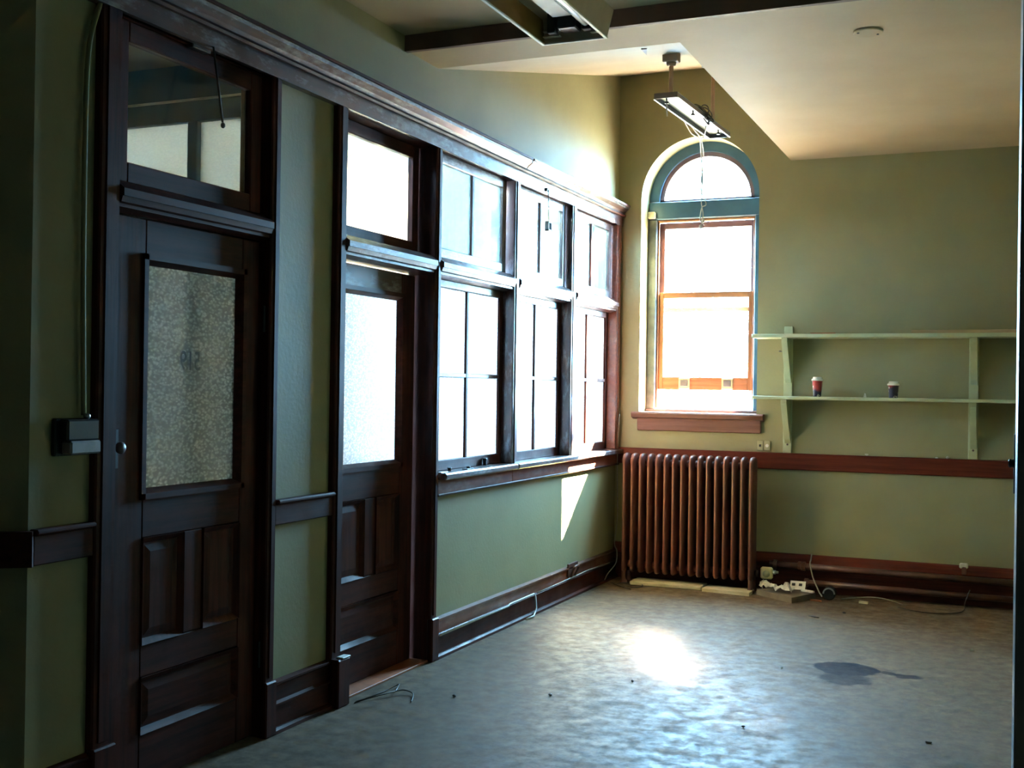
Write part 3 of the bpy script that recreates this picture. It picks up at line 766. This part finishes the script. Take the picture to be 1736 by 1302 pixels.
for px in (1160, 1233):
    q = pix(px, 652, 1, YW + 0.02)
    box('sash_lift', q.x - 0.045, q.x + 0.045, YW + 0.010, YW + 0.020, 1.508, 1.596, 'tan', ls, 0.004)
    box('lift_recess', q.x - 0.030, q.x + 0.030, YW + 0.006, YW + 0.012, 1.530, 1.580, 'slate_worn', ls, 0.003)
box('window_sill', WX0, WX1, YW - 0.05, YW + 0.14, WZB, WZB + 0.035, 'mauve', w, 0.006)
prism('stool', [(D + 0.22, WZB + 0.012), (D - 0.055, WZB + 0.012), (D - 0.065, WZB), (D - 0.055, WZB - 0.03), (D, WZB - 0.045), (D + 0.01, WZB), (D + 0.22, WZB)], 'x', 0.145, 1.185, 'sillwood', w)
box('apron', 0.185, 1.165, D - 0.028, D, 1.175, WZB - 0.02, 'sillwood', w, 0.006)
bq = pix(1101, 362, 1, YW - 0.04)
box('shade_bracket', WX0 - 0.0, WX0 + 0.06, YW - 0.06, YW - 0.02, 2.88, 2.935, 'debris', w, 0.006, label='chipped pale shade bracket')
# shade cord hanging in front of the window
def P(px, py, y): return tuple(pix(px, py, 1, y))
yc_ = 8.15
co = empty('shade_cord', P(1190, 300, yc_), 'tangled pale cord hanging from the light tray before the window', 'cord')
tube('strand', curve([P(1160, 205, 7.2), P(1172, 226, 7.5), P(1186, 237, 7.8), P(1188, 262, yc_), P(1191, 300, yc_), P(1189, 340, yc_), P(1192, 365, yc_), P(1188, 384, yc_)]), 0.004, 'cord', co, 6)
tube('strand', curve([P(1166, 207, 7.22), P(1180, 224, 7.5), P(1189, 238, 7.8), P(1193, 270, yc_), P(1188, 318, yc_), P(1197, 345, yc_), P(1190, 352, yc_), P(1187, 372, yc_), P(1194, 382, yc_)]), 0.004, 'cord', co, 6)
tube('strand', curve([P(1197, 214, 7.3), P(1194, 232, 7.6), P(1190, 242, 8.05), P(1190, 330, yc_)]), 0.0035, 'cord', co, 6)
bm = bmesh.new()
blathe(bm, P(1188, 384, yc_), [(0.004, -0.018), (0.014, -0.01), (0.014, 0.006), (0.004, 0.016)], 10)
blathe(bm, P(1192, 374, yc_), [(0.004, -0.014), (0.012, -0.008), (0.012, 0.006), (0.004, 0.014)], 10)
finish('knot', bm, 'cord', co, smooth=True)

# ------------------------------------------------------------------ radiator
ra = empty('radiator', (0.66, 8.62, 0), 'brown cast iron column radiator standing below the arched window', 'radiator')
def section_mesh(foot):
    bm = bmesh.new(); seg = 16
    hw, hd = 0.0215, 0.098
    prof = [(0.085, 0.55, 0.60), (0.092, 0.80, 0.82), (0.105, 0.96, 0.93), (0.125, 1, 0.97), (0.16, 0.96, 0.96), (0.88, 0.96, 0.96), (0.93, 1, 0.98), (0.962, 1.0, 0.92), (0.985, 0.95, 0.78), (0.998, 0.78, 0.55), (1.004, 0.4, 0.25)]
    rings = []
    for z, sx, sy in prof:
        r = []
        for q in range(seg):
            a = 2 * math.pi * q / seg
            cx, sy_ = math.cos(a), math.sin(a)
            r.append(bm.verts.new((hw * sx * math.copysign(abs(cx) ** 0.8, cx), hd * sy * math.copysign(abs(sy_) ** 0.75, sy_), z)))
        rings.append(r)
    for a, b in zip(rings, rings[1:]):
        for q in range(seg): bm.faces.new((a[q], a[(q + 1) % seg], b[(q + 1) % seg], b[q]))
    bm.faces.new(rings[0][::-1]); bm.faces.new(rings[-1])
    bmesh.ops.recalc_face_normals(bm, faces=bm.faces)
    me = bpy.data.meshes.new('radiator_section'); bm.to_mesh(me); bm.free()
    for p in me.polygons: p.use_smooth = True
    me.materials.append(M['radiator']); return me
mA = mB = section_mesh(False)
NSEC = 16; pitch = 0.0655; xa = 0.166
for i in range(NSEC):
    o = bpy.data.objects.new('section', mA if i in (0, NSEC - 1) else mB); COL.objects.link(o)
    o.parent = ra; o.location = Vector((xa + i * pitch, 8.60, 0)) - ORI[ra.name]; ORI[o.name] = Vector((xa + i * pitch, 8.60, 0))
    if i in (0, NSEC - 1):
        for sg in (-1, 1): lathe('foot', (xa + i * pitch, 8.60 + sg * 0.06, 0), [(0.030, 0), (0.030, 0.012), (0.018, 0.03), (0.016, 0.07), (0.02, 0.11)], 'radiator', o, 12)
for z in (0.14, 0.935):
    bm = bmesh.new(); blathe(bm, (xa, 8.60, z), [(0.028, 0), (0.028, pitch * (NSEC - 1))], 14, 'x')
    finish('connecting_hub', bm, 'radiator', ra, smooth=True)
bm = bmesh.new(); blathe(bm, (xa + pitch * (NSEC - 1), 8.60, 0.14), [(0.022, 0.0), (0.022, 0.03), (0.026, 0.03), (0.026, 0.045)], 12, 'x')
finish('valve', bm, 'pipe', ra, smooth=True)

# loose pale boards under its front edge
box('floor_board', 0.24, 0.80, 8.46, 8.66, 0.0, 0.03, 'board', None, 0.006, label='longer pale loose board on the floor under the radiator', cat='board')
bm = bmesh.new(); bprism(bm, [(0.81, 8.44), (1.17, 8.40), (1.17, 8.58), (0.82, 8.62)], 'z', 0, 0.024)
finish('floor_board', bm, 'board', label='shorter skewed pale board at the radiator right foot', cat='board')

# heating pipes along the end wall
hp = empty('heating_pipe', (2.0, 8.70, 0.19), 'upper brown heating pipe running along the end wall', 'pipe')
tube('pipe', [(1.26, 8.70, 0.205), (2.0, 8.70, 0.200), (XR, 8.70, 0.195)], 0.024, 'pipe', hp, 14)
for x in (1.29, 1.47, 1.50): lathe('collar', (x, 8.70, 0.204), [(0.034, 0), (0.034, 0.025)], 'pipe', hp, 14, 'x', False)
hp = empty('heating_pipe', (2.0, 8.70, 0.07), 'lower brown heating pipe near the floor along the end wall', 'pipe')
tube('pipe', [(1.52, 8.69, 0.088), (2.2, 8.69, 0.084), (XR, 8.69, 0.08)], 0.022, 'pipe', hp, 14)
lathe('collar', (1.52, 8.69, 0.088), [(0.030, 0), (0.030, 0.03)], 'pipe', hp, 14, 'x', False)
lathe('riser', (1.515, 8.69, 0.0), [(0.022, 0), (0.022, 0.09)], 'pipe', hp, 14)

# cream socket box beside the radiator
q = pix(1299, 972, 1, 8.58)
sb = empty('socket_box', (q.x, 8.60, q.z - 0.045), 'yellowed cream square socket beside the radiator foot', 'socket')
box('body', q.x - 0.045, q.x + 0.045, 8.58, 8.62, q.z - 0.045, q.z + 0.045, 'cream', sb, 0.012)
lathe('dial', (q.x, 8.58, q.z - 0.005), [(0.027, 0.002), (0.025, -0.008), (0.010, -0.010), (0.008, -0.016)], 'tan', sb, 18, 'y')
tube('lead', curve([(q.x - 0.02, 8.60, q.z - 0.04), (q.x - 0.03, 8.60, q.z - 0.07), (q.x - 0.03, 8.59, q.z - 0.10), (q.x - 0.02, 8.58, 0.006)]), 0.005, 'greywire', sb, 6)
lathe('cable_gland', (q.x + 0.045, 8.60, q.z + 0.01), [(0.016, 0), (0.016, 0.02), (0.010, 0.02), (0.010, 0.04)], 'steel', sb, 12, 'x')

# slab with rubbish on it
tb0 = [(1.205, 8.50), (1.50, 8.27), (1.62, 8.56), (1.33, 8.68)]
bm = bmesh.new(); bprism(bm, tb0, 'z', 0.0, 0.040)
finish('floor_slab', bm, 'darkboard', label='grey brown slab lying on the floor in front of the pipes', cat='slab')
bm = bmesh.new()
nx, ny = 14, 8
G = []
for i in range(nx):
    row = []
    for j in range(ny):
        u, v = i / (nx - 1), j / (ny - 1)
        x = 1.225 + 0.25 * u + 0.02 * v; y = 8.475 - 0.13 * u + 0.085 * v
        z = 0.05 + 0.035 * random.random() + (0.035 * (1 - u) if u < .5 else 0.05 * math.exp(-((u - 0.8) / 0.15) ** 2)) * (0.4 + 0.6 * math.sin(math.pi * v))
        row.append(bm.verts.new((x, y, z)))
    G.append(row)
for i in range(nx - 1):
    for j in range(ny - 1): bm.faces.new((G[i][j], G[i + 1][j], G[i + 1][j + 1], G[i][j + 1]))
bmesh.ops.solidify(bm, geom=bm.faces[:], thickness=0.003)
finish('crumpled_paper', bm, 'paper', label='crumpled off-white paper on the grey floor slab', cat='paper')
sp = empty('wall_plate', (1.49, 8.56, 0.046), 'pale loose wall plate with dark slots on the floor slab', 'plate')
prism('plate', [(8.585, 0.048), (8.592, 0.046), (8.632, 0.100), (8.625, 0.104)], 'x', 1.43, 1.54, 'paper', sp)
for x in (1.455, 1.505): prism('slot', [(8.597, 0.074), (8.600, 0.072), (8.612, 0.088), (8.609, 0.090)], 'x', x - 0.012, x + 0.012, 'black', sp)
bm = bmesh.new(); bprism(bm, [(1.52, 8.53), (1.61, 8.49), (1.62, 8.51), (1.53, 8.55)], 'z', 0.046, 0.060)
finish('white_strip', bm, 'white', label='bright white strip at the right edge of the floor slab', cat='strip')
cn = empty('tin_can', (1.72, 8.56, 0), 'dark round tin lying beside the floor slab', 'can')
bm = bmesh.new(); blathe(bm, (1.72, 8.52, 0.046), [(0.040, 0), (0.046, 0.006), (0.046, 0.07), (0.040, 0.076)], 20, 'y'); finish('body', bm, 'black', cn, smooth=False)
bm = bmesh.new(); bring(bm, 1.72, 0.046, 0.034, 0.044, 8.512, 8.521, 20); finish('rim', bm, 'steel', cn)
bm = bmesh.new(); bprism(bm, [(1.60, 8.44), (1.68, 8.42), (1.684, 8.435), (1.605, 8.455)], 'z', 0, 0.012)
finish('rusty_scrap', bm, 'rust', label='thin rust red scrap on the floor between slab and tin', cat='scrap')
bm = bmesh.new(); bprism(bm, [(1.93, 8.50), (1.99, 8.49), (1.995, 8.515), (1.935, 8.525)], 'z', 0, 0.016)
finish('wood_chip', bm, 'board', label='small pale yellow block on the floor beyond the tin', cat='block')
# wires about the end wall
tube('loose_wire', curve([(1.56, 8.76, 0.29), (1.56, 8.72, 0.255), (1.565, 8.655, 0.225), (1.59, 8.645, 0.13), (1.63, 8.62, 0.05), (1.66, 8.60, 0.008)]), 0.005, 'greywire', None, 6, label='grey wire drooping over the heating pipes to the floor', cat='wire')
tube('loose_wire', curve([(1.80, 8.58, 0.008), (2.0, 8.62, 0.03), (2.12, 8.60, 0.025), (2.22, 8.55, 0.008)]), 0.004, 'greywire', None, 6, label='grey wire arching on the floor right of the tin', cat='wire')
tube('loose_wire', curve([(2.20, 8.45, 0.006), (2.36, 8.34, 0.006), (2.52, 8.36, 0.006), (2.62, 8.48, 0.01), (2.63, 8.62, 0.05), (2.66, 8.66, 0.13)]), 0.004, 'wire', None, 6, label='dark wire curling on the floor under the lower pipe', cat='wire')
tube('corner_wire', curve([(0.05, 8.74, 1.30), (0.03, 8.76, 0.95), (0.045, 8.74, 0.5), (0.03, 8.72, 0.28), (0.07, 8.66, 0.22), (0.075, 8.62, 0.13), (0.04, 8.54, 0.06), (0.02 + 0.04, 8.4, 0.03)]), 0.0045, 'greywire', None, 6, label='grey wire trailing down the corner left of the radiator', cat='wire')
tube('floor_wire', curve([(0.10, 8.45, 0.006), (0.25, 8.30, 0.006), (0.36, 8.40, 0.006), (0.28, 8.52, 0.01), (0.15, 8.42, 0.006), (0.32, 8.24, 0.006)]), 0.004, 'wire', None, 6, label='thin dark wire coiled on the floor before the left radiator foot', cat='wire')

# ------------------------------------------------------------------ shelving on the end wall
sh = empty('wall_shelving', (2.05, D, 1.04), 'two long green painted shelves on triangular brackets on the end wall', 'shelving')
ZU, ZL = 1.895, 1.44
box('shelf', 1.13, 2.985, 8.545, D, ZU, ZU + 0.028, 'shelf', sh, 0.004); box('shelf', 1.14, 2.985, 8.545, D, ZL, ZL + 0.024, 'shelf', sh, 0.004)
for xp in (1.365, 2.665):
    upr = box('upright', xp - 0.035, xp + 0.03, D - 0.022, D, 1.036, 1.99 if xp < 2 else 1.90, 'shelf', sh, 0.003)
    for zt in (ZU, ZL):
        prism('bracket', [(D - 0.022, zt), (D - 0.215, zt), (D - 0.215, zt - 0.03), (D - 0.05, zt - 0.30), (D - 0.022, zt - 0.33)], 'x', xp - 0.02, xp + 0.022, 'shelf', sh)
    for zt in (1.10, 1.60): lathe('screw', (xp, D - 0.022, zt), [(0.008, 0), (0.006, -0.004)], 'fixrim', upr, 10, 'y')
tube('peg', [(1.31, 8.79, 1.80), (1.31, 8.70, 1.80), (1.325, 8.69, 1.80)], 0.005, 'wire', sh, 6)
def cup(x, y, z, h, r0, r1, mat, label):
    t = empty('paper_cup', (x, y, z), label, 'cup', 'paper cups on the lower shelf')
    lathe('body', (x, y, z), [(r0, 0), (r0 + 0.001, 0.004), (r1, h), (r1 - 0.002, h)], mat, t, 28)
    lathe('lid', (x, y, z), [(r1 + 0.003, h - 0.006), (r1 + 0.005, h - 0.002), (r1 + 0.004, h + 0.006), (r1 - 0.004, h + 0.010), (r1 - 0.006, h + 0.022), (r1 - 0.010, h + 0.023), (r1 - 0.012, h + 0.017)], 'paper', t, 28)
    lathe('sip_hole', (x + 0.018, y - 0.012, z + h + 0.0225), [(0.004, 0), (0.004, 0.001)], 'fixrim', t.children[-1] if False else [c for c in t.children if c.name.startswith('lid')][0], 10)
cup(1.603, 8.62, ZL + 0.024, 0.122, 0.027, 0.037, 'cup_red', 'taller red and navy paper cup with white lid near the window')
cup(2.135, 8.62, ZL + 0.024, 0.095, 0.029, 0.037, 'cup_navy', 'shorter mostly navy paper cup with white lid')
bm = bmesh.new(); bprism(bm, [(1.925, ZL + 0.024), (1.945, ZL + 0.024), (1.940, ZL + 0.052), (1.932, ZL + 0.056)], 'y', 8.66, 8.675)
finish('shard', bm, 'debris', label='tiny pale shard on the lower shelf between the cups', cat='shard')
box('wood_strip', 2.255, 2.98, 8.58, 8.62, ZU + 0.028, ZU + 0.052, 'stick', None, 0.003, label='long raw wood strip lying on the upper shelf', cat='strip')
box('wood_strip', 1.55, 1.73, 8.60, 8.625, ZU + 0.028, ZU + 0.037, 'rust', None, 0.002, label='short red strip lying on the upper shelf', cat='strip')

# outlet plates above the chair rail
for j, (px, lab) in enumerate(((1289, 'left tan outlet plate above the chair rail'), (1301, 'right tan outlet plate with round socket above the chair rail'))):
    q = pix(px, 755, 1, D)
    t = empty('outlet_plate', (q.x, D, q.z - 0.04), lab, 'outlet', 'outlet plates above the rail')
    box('plate', q.x - 0.024, q.x + 0.024, D - 0.012, D, q.z - 0.038, q.z + 0.036, 'tan', t, 0.004)
    if j == 0: box('switch', q.x - 0.006, q.x + 0.008, D - 0.022, D - 0.010, q.z - 0.010, q.z + 0.008, 'black', t, 0.002)
    else: lathe('socket', (q.x, D - 0.012, q.z - 0.002), [(0.013, 0), (0.012, -0.004)], 'paper', t, 14, 'y', False)
# crumbs of plaster on the rail
def chunk(name, c, r, mat, label, seed, group=None, cat='debris'):
    rd = random.Random(seed); bm = bmesh.new()
    bmesh.ops.create_icosphere(bm, subdivisions=1, radius=r)
    for v in bm.verts: v.co = Vector(c) + Vector((v.co.x * rd.uniform(0.8, 1.7), v.co.y * rd.uniform(0.5, 1.0), (v.co.z) * rd.uniform(0.4, 0.9)))
    lo = min(v.co.z for v in bm.verts)
    for v in bm.verts: v.co.z += c[2] - lo
    return finish(name, bm, mat, label=label, cat=cat, group=group)
q = pix(1469, 768, 1, D - 0.015); chunk('plaster_chunk', (q.x, D - 0.016, 1.035), 0.014, 'debris', 'lump of plaster on the chair rail below the cups', 1)
q = pix(1588, 770, 1, D - 0.015); chunk('plaster_chunk', (q.x, D - 0.016, 1.035), 0.010, 'debris', 'small plaster crumb on the chair rail left of the right shelf post', 2)
q = pix(1606, 771, 1, D - 0.015); chunk('plaster_chunk', (q.x, D - 0.016, 1.035), 0.013, 'debris', 'plaster lump on the chair rail close to the right shelf post', 3)
q = pix(1634, 950, 1, D - 0.02)
t = empty('pipe_bracket', (q.x, D - 0.02, 0.24), 'chipped pale bracket on the baseboard cap at right', 'bracket')
box('plate', q.x - 0.03, q.x + 0.03, D - 0.045, D - 0.02, 0.262, 0.30, 'debris', t, 0.008)
box('hook', q.x - 0.012, q.x + 0.018, D - 0.075, D - 0.04, 0.22, 0.275, 'pipe', t, 0.006)

# ------------------------------------------------------------------ ceiling lights
f1 = empty('ceiling_light', (1.03, 4.4, 3.12), 'long beige fluorescent ceiling fixture with open bottom near the beam', 'ceiling light')
y0, y1 = 3.75, 5.0
prism('side_panel', [(0.868, 3.115), (0.880, 3.115), (0.868, 3.235), (0.852, 3.235)], 'y', y0, y1, 'amber', f1)
prism('side_panel', [(1.186, 3.115), (1.174, 3.115), (1.202, 3.235), (1.216, 3.235)], 'y', y0, y1, 'beige_metal', f1)
box('top_panel', 0.854, 1.214, y0, y1, 3.228, 3.242, 'beige_metal', f1, 0.002)
prism('end_plate', [(0.868, 3.115), (1.186, 3.115), (1.216, 3.235), (0.852, 3.235)], 'y', y1, y1 + 0.006, 'beige_metal', f1)
prism('end_plate', [(0.868, 3.115), (1.186, 3.115), (1.216, 3.235), (0.852, 3.235)], 'y', y0 - 0.006, y0, 'beige_metal', f1)
for x in (0.872, 1.182): box('rim', x - 0.008, x + 0.008, y0, y1, 3.108, 3.117, 'enamel', f1, 0.002)
box('rim', 0.864, 1.190, y1 - 0.004, y1 + 0.008, 3.108, 3.116, 'enamel', f1, 0.002)
box('ballast_cover', 0.975, 1.085, y0, y1 - 0.16, 3.175, 3.23, 'enamel', f1, 0.012)
for x in (0.945, 1.115):
    if x > 1: lathe('tube', (x, y0 + 0.05, 3.165), [(0.019, 0), (0.019, y1 - y0 - 0.14)], 'tube', f1, 16, 'y')
    box('lamp_socket', x - 0.022, x + 0.022, y1 - 0.085, y1 - 0.05, 3.135, 3.228, 'bakelite', f1, 0.004)
    box('lamp_socket', x - 0.022, x + 0.022, y0 + 0.02, y0 + 0.05, 3.135, 3.228, 'bakelite', f1, 0.004)
box('starter_box', 0.985, 1.075, y1 - 0.12, y1 - 0.03, 3.14, 3.228, 'bakelite', f1, 0.006)
for z in (3.135, 3.160):
    for a, b in ((0.882, 0.965), (1.115, 1.175)):
        box('end_louvre', a, b, y1 - 0.03, y1 - 0.004, z, z + 0.006, 'beige_metal', f1, 0.001)
for y in (y0 + 0.2, y1 - 0.25):
    lathe('stem', (1.034, y, 3.240), [(0.02, 0), (0.02, 0.10), (0.05, 0.105), (0.05, 0.125)], 'beige_metal', f1, 16)

f2 = empty('ceiling_light', (0.975, 7.4, 3.28), 'gutted light tray hanging on two stems before the arched window', 'ceiling light')
ya, yb, za, zb2, xl, xr = 6.46, 7.80, 3.19, 3.235, 0.98, 1.12
def T(y): return za + (zb2 - za) * (y - ya) / (yb - ya)
def tray_part(name, x0, x1, y0, y1, dz0, dz1, mat):
    bm = bmesh.new(); bbox(bm, x0, x1, y0, y1, 0, 1)
    for v in bm.verts: v.co.z = T(v.co.y) + dz0 + (dz1 - dz0) * v.co.z
    return finish(name, bm, mat, f2)
tray_part('tray_back', xl, xr, ya, yb, 0.028, 0.032, 'tray')
tray_part('side', xl, xl + 0.004, ya, yb, 0, 0.028, 'fixrim'); tray_part('side', xr - 0.004, xr, ya, yb, 0, 0.028, 'fixrim')
tray_part('end', xl, xr, ya - 0.004, ya, 0, 0.032, 'fixrim'); tray_part('end', xl, xr, yb, yb + 0.004, 0, 0.032, 'fixrim')
tray_part('rim', xl - 0.006, xl + 0.004, ya, yb, -0.003, 0.001, 'enamel'); tray_part('rim', xr - 0.004, xr + 0.006, ya, yb, -0.003, 0.001, 'enamel')
for y, xx in ((6.58, 1.02), (6.98, 1.075), (7.65, 1.075)):
    lathe('bolt', (xx, y, T(y) - 0.005), [(0.012, 0), (0.012, 0.01), (0.005, 0.012), (0.005, 0.05)], 'black', f2, 10)
tube('lead', curve([(1.02, 6.58, T(6.58) + 0.02), (1.022, 6.58, 3.16), (1.023, 6.59, 3.115)]), 0.005, 'enamel', f2, 6)
for y in (6.53, 7.55):
    zt = Z2 + (Z3 - Z2) * (y - YS) / (D - YS)
    stm = lathe('stem', (1.06, y, T(y) + 0.028), [(0.013, 0), (0.013, zt - 0.05 - T(y) - 0.028)], 'stem', f2, 14)
    box('canopy', 1.012, 1.108, y - 0.03, y + 0.03, zt - 0.050, zt + 0.008, 'stem', stm, 0.006)
    lathe('canopy_neck', (1.06, y, zt - 0.072), [(0.018, 0), (0.026, 0.006), (0.030, 0.022)], 'stem', stm, 14)
bm = bmesh.new()
ctr = pix(1196, 193, 1, 7.10)
for j in range(4):
    r = 0.032 + 0.007 * j
    btube(bm, [ctr + Vector((r * math.cos(a + j) * (0.75 + 0.18 * (j % 2)) + 0.010 * math.sin(j * 2.1), 0.012 * j - 0.02 + 0.012 * math.sin(2 * a + j), r * (1.25 - 0.2 * (j % 2)) * math.sin(a + 0.4 * j) + 0.012 * math.cos(j * 1.7))) for a in [2 * math.pi * q / 18 for q in range(19)]], 0.004, 6)
btube(bm, curve([pix(1172, 180, 1, 7.0), pix(1180, 177, 1, 7.0), pix(1192, 184, 1, 7.05), pix(1200, 196, 1, 7.1)]), 0.004, 6)
btube(bm, curve([pix(1200, 208, 1, 7.1), pix(1206, 204, 1, 7.2), pix(1209, 203, 1, 7.3)]), 0.005, 6)
finish('wire_tangle', bm, 'wire', f2, smooth=True)

# small things on the ceiling
q = pix(1472, 53, 2, Z2)
t = empty('blanking_disc', (q.x, q.y, Z2 - 0.008), 'round cream blanking cap on the ceiling right of the bay', 'cap')
lathe('disc', (q.x, q.y, Z2 - 0.010), [(0.066, 0), (0.07, 0.004), (0.07, 0.010)], 'ceiling', t, 28, smooth=False)
for a in (0.6, 3.6): lathe('screw', (q.x + 0.05 * math.cos(a), q.y + 0.05 * math.sin(a), Z2 - 0.013), [(0.006, 0), (0.006, 0.004)], 'black', t, 8)
tq = [pix(px, py, 1, 6.35) for px, py in ((1086, 82), (1096, 81), (1096, 92))]
zc = lambda y: Z2 + (Z3 - Z2) * (y - YS) / (D - YS)
cx_, cy_ = 0.90, 6.25
bm = bmesh.new()
A = [bm.verts.new((x, y, zc(y) - 0.006)) for x, y in ((1.115, 5.76), (1.138, 5.785), (0.98, 6.30))]; B = [bm.verts.new((v.co.x, v.co.y, v.co.z + 0.006)) for v in A]
bm.faces.new(A); bm.faces.new(B[::-1])
for i in range(3): bm.faces.new((A[i], A[(i + 1) % 3], B[(i + 1) % 3], B[i]))
finish('ceiling_patch', bm, 'beam', label='small brown triangular patch on the sloping bay ceiling', cat='patch')
q = pix(1195, 107, 1, 7.6)
lathe('ceiling_hook', tuple(pix(1195, 109, 0, 1.345) + Vector((0, 0, -0.02))), [(0.004, 0), (0.016, 0.005), (0.02, 0.018), (0.012, 0.03), (0.006, 0.035), (0.006, 0.06)], 'white', None, 14, label='tiny white knob under the bay ceiling beside its edge', cat='knob')

# ------------------------------------------------------------------ conduit and switch box by the first door
bm = bmesh.new()
cp = [pix(142, 704, 0, 0.018), pix(141, 500, 0, 0.018), pix(143, 300, 0, 0.018), pix(146, 160, 0, 0.018), pix(150, 90, 0, 0.018), pix(158, 45, 0, 0.018), pix(172, 0, 0, 0.018), pix(190, -60, 0, 0.018)]
tube('conduit', curve(cp, 5), 0.009, 'plaster', None, 10, label='thin green painted conduit bending up beside the first door', cat='conduit')
a, b = pix(112, 712, 0, 0.0), pix(176, 765, 0, 0.06)
sy0, sy1 = 2.90, 3.045
t = empty('switch_box', (0, (sy0 + sy1) / 2, 1.25), 'black surface switch box with pale lower plate by the first door', 'switch')
box('upper_body', 0, 0.055, sy0, sy1, 1.30, 1.372, 'bakelite', t, 0.006)
box('lower_plate', 0.0, 0.060, sy0 + 0.01, sy1 + 0.004, 1.255, 1.300, 'darkplate', t, 0.006)
box('backplate', 0, 0.02, sy0 - 0.02, sy1, 1.25, 1.375, 'bakelite', t, 0.004)
lathe('knob', (0.03, sy1 - 0.035, 1.372), [(0.008, 0), (0.012, 0.006), (0.012, 0.014), (0.006, 0.018)], 'steel', t, 12)

# hardware left on the sill of the nearest bay
def onsill(px, py): return pix(px, py, 2, 1.022)
for px, py, lab, r, h in ((822, 789, 'black thumb knob standing on the nearest window sill', 0.014, 0.045), (762, 798, 'low black latch knob on the nearest window sill', 0.012, 0.018)):
    q = onsill(px, py)
    lathe('sill_knob', (max(min(q.x, 0.06), -0.03), q.y, 1.022), [(r, 0), (r * 0.8, 0.006), (r * 0.8, h * 0.6), (r, h * 0.7), (r * 0.9, h)], 'bakelite', None, 14, label=lab, cat='knob')
q = onsill(785, 795)
t = empty('sash_lock', (0.02, q.y, 1.022), 'flat black sash lock lying on the nearest window sill', 'lock')
box('plate', 0.005, 0.04, q.y - 0.04, q.y + 0.04, 1.022, 1.027, 'black', t, 0.001)
lathe('lever', (0.022, q.y + 0.01, 1.027), [(0.012, 0), (0.010, 0.012)], 'black', t, 12)
q = onsill(745, 800)
box('metal_tab', 0.005, 0.035, 5.66, 5.74, 1.022, 1.026, 'steel', None, 0.001, label='small grey metal tab at the near end of the window sill', cat='tab')

# wire hanger on the floor by the second door
H_ = [pix(588, 1192, 2, 0.004), pix(640, 1172, 2, 0.004), pix(665, 1160, 2, 0.012), pix(658, 1172, 2, 0.02), pix(590, 1190, 2, 0.006)]
ho = empty('wire_hanger', (0.12, 4.8, 0), 'bent dark wire hanger on the floor by the second door', 'hanger')
tube('frame', [h + Vector((0.03, 0.02, 0.0)) for h in H_], 0.003, 'wire', ho, 6)
tube('hook', curve([H_[3] + Vector((0.03, 0.02, 0)), pix(672, 1170, 2, 0.02) + Vector((0.03, 0.02, 0)), pix(686, 1175, 2, 0.012) + Vector((0.03, 0.02, 0)), pix(687, 1183, 2, 0.006) + Vector((0.03, 0.02, 0)), pix(684, 1190, 2, 0.004) + Vector((0.03, 0.02, 0))]), 0.003, 'wire', ho, 6)

# scattered specks on the floor
for j, (px, py, r, mt, lab) in enumerate(((770, 1182, .009, 'wire', 'dark speck on the floor beyond the second door'), (933, 1180, .010, 'wire', 'dark crumb on the mid floor left of the sun patches'), (1431, 1040, .011, 'wire', 'dark crumb on the floor before the pipes'), (1260, 1234, .008, 'wire', 'dark crumb by the nearest floor glare'),
        (1574, 1260, .010, 'wire', 'dark crumb on the floor at lower right'), (1325, 1134, .007, 'paper', 'white fleck left of the floor stain'), (1648, 1104, .011, 'paper', 'pale paper fleck on the floor at right'), (1072, 1157, .009, 'wire', 'dark crumb between the two floor glares'))):
    q = pix(px, py, 2, 0.0); chunk('floor_crumb', (q.x, q.y, 0.0), r, mt, lab, 20 + j, 'crumbs on the floor', 'crumb')
tube('dead_stick', [pix(1371, 1044, 2, 0.004), pix(1388, 1047, 2, 0.005)], 0.004, 'wire', None, 6, label='short dark stick on the floor before the slab', cat='stick')

# ------------------------------------------------------------------ open door at the right edge
t = empty('door_3', (2.945, 2.3, 0), 'open painted door folded back at the right edge of the view', 'door', kind='structure')
box('leaf', 2.9185, 2.960, 1.75, 2.62, 0.01, 2.60, 'door_paint', t, 0.003)
bm = bmesh.new(); blathe(bm, (2.9185, 2.56, 1.36), [(0.010, 0), (0.008, -0.006), (0.010, -0.010), (0.006, -0.013)], 14, 'x')
finish('door_knob', bm, 'black', t, smooth=True)
box('lock_plate', 2.9155, 2.9185, 2.535, 2.585, 1.30, 1.42, 'black', t, 0.001)
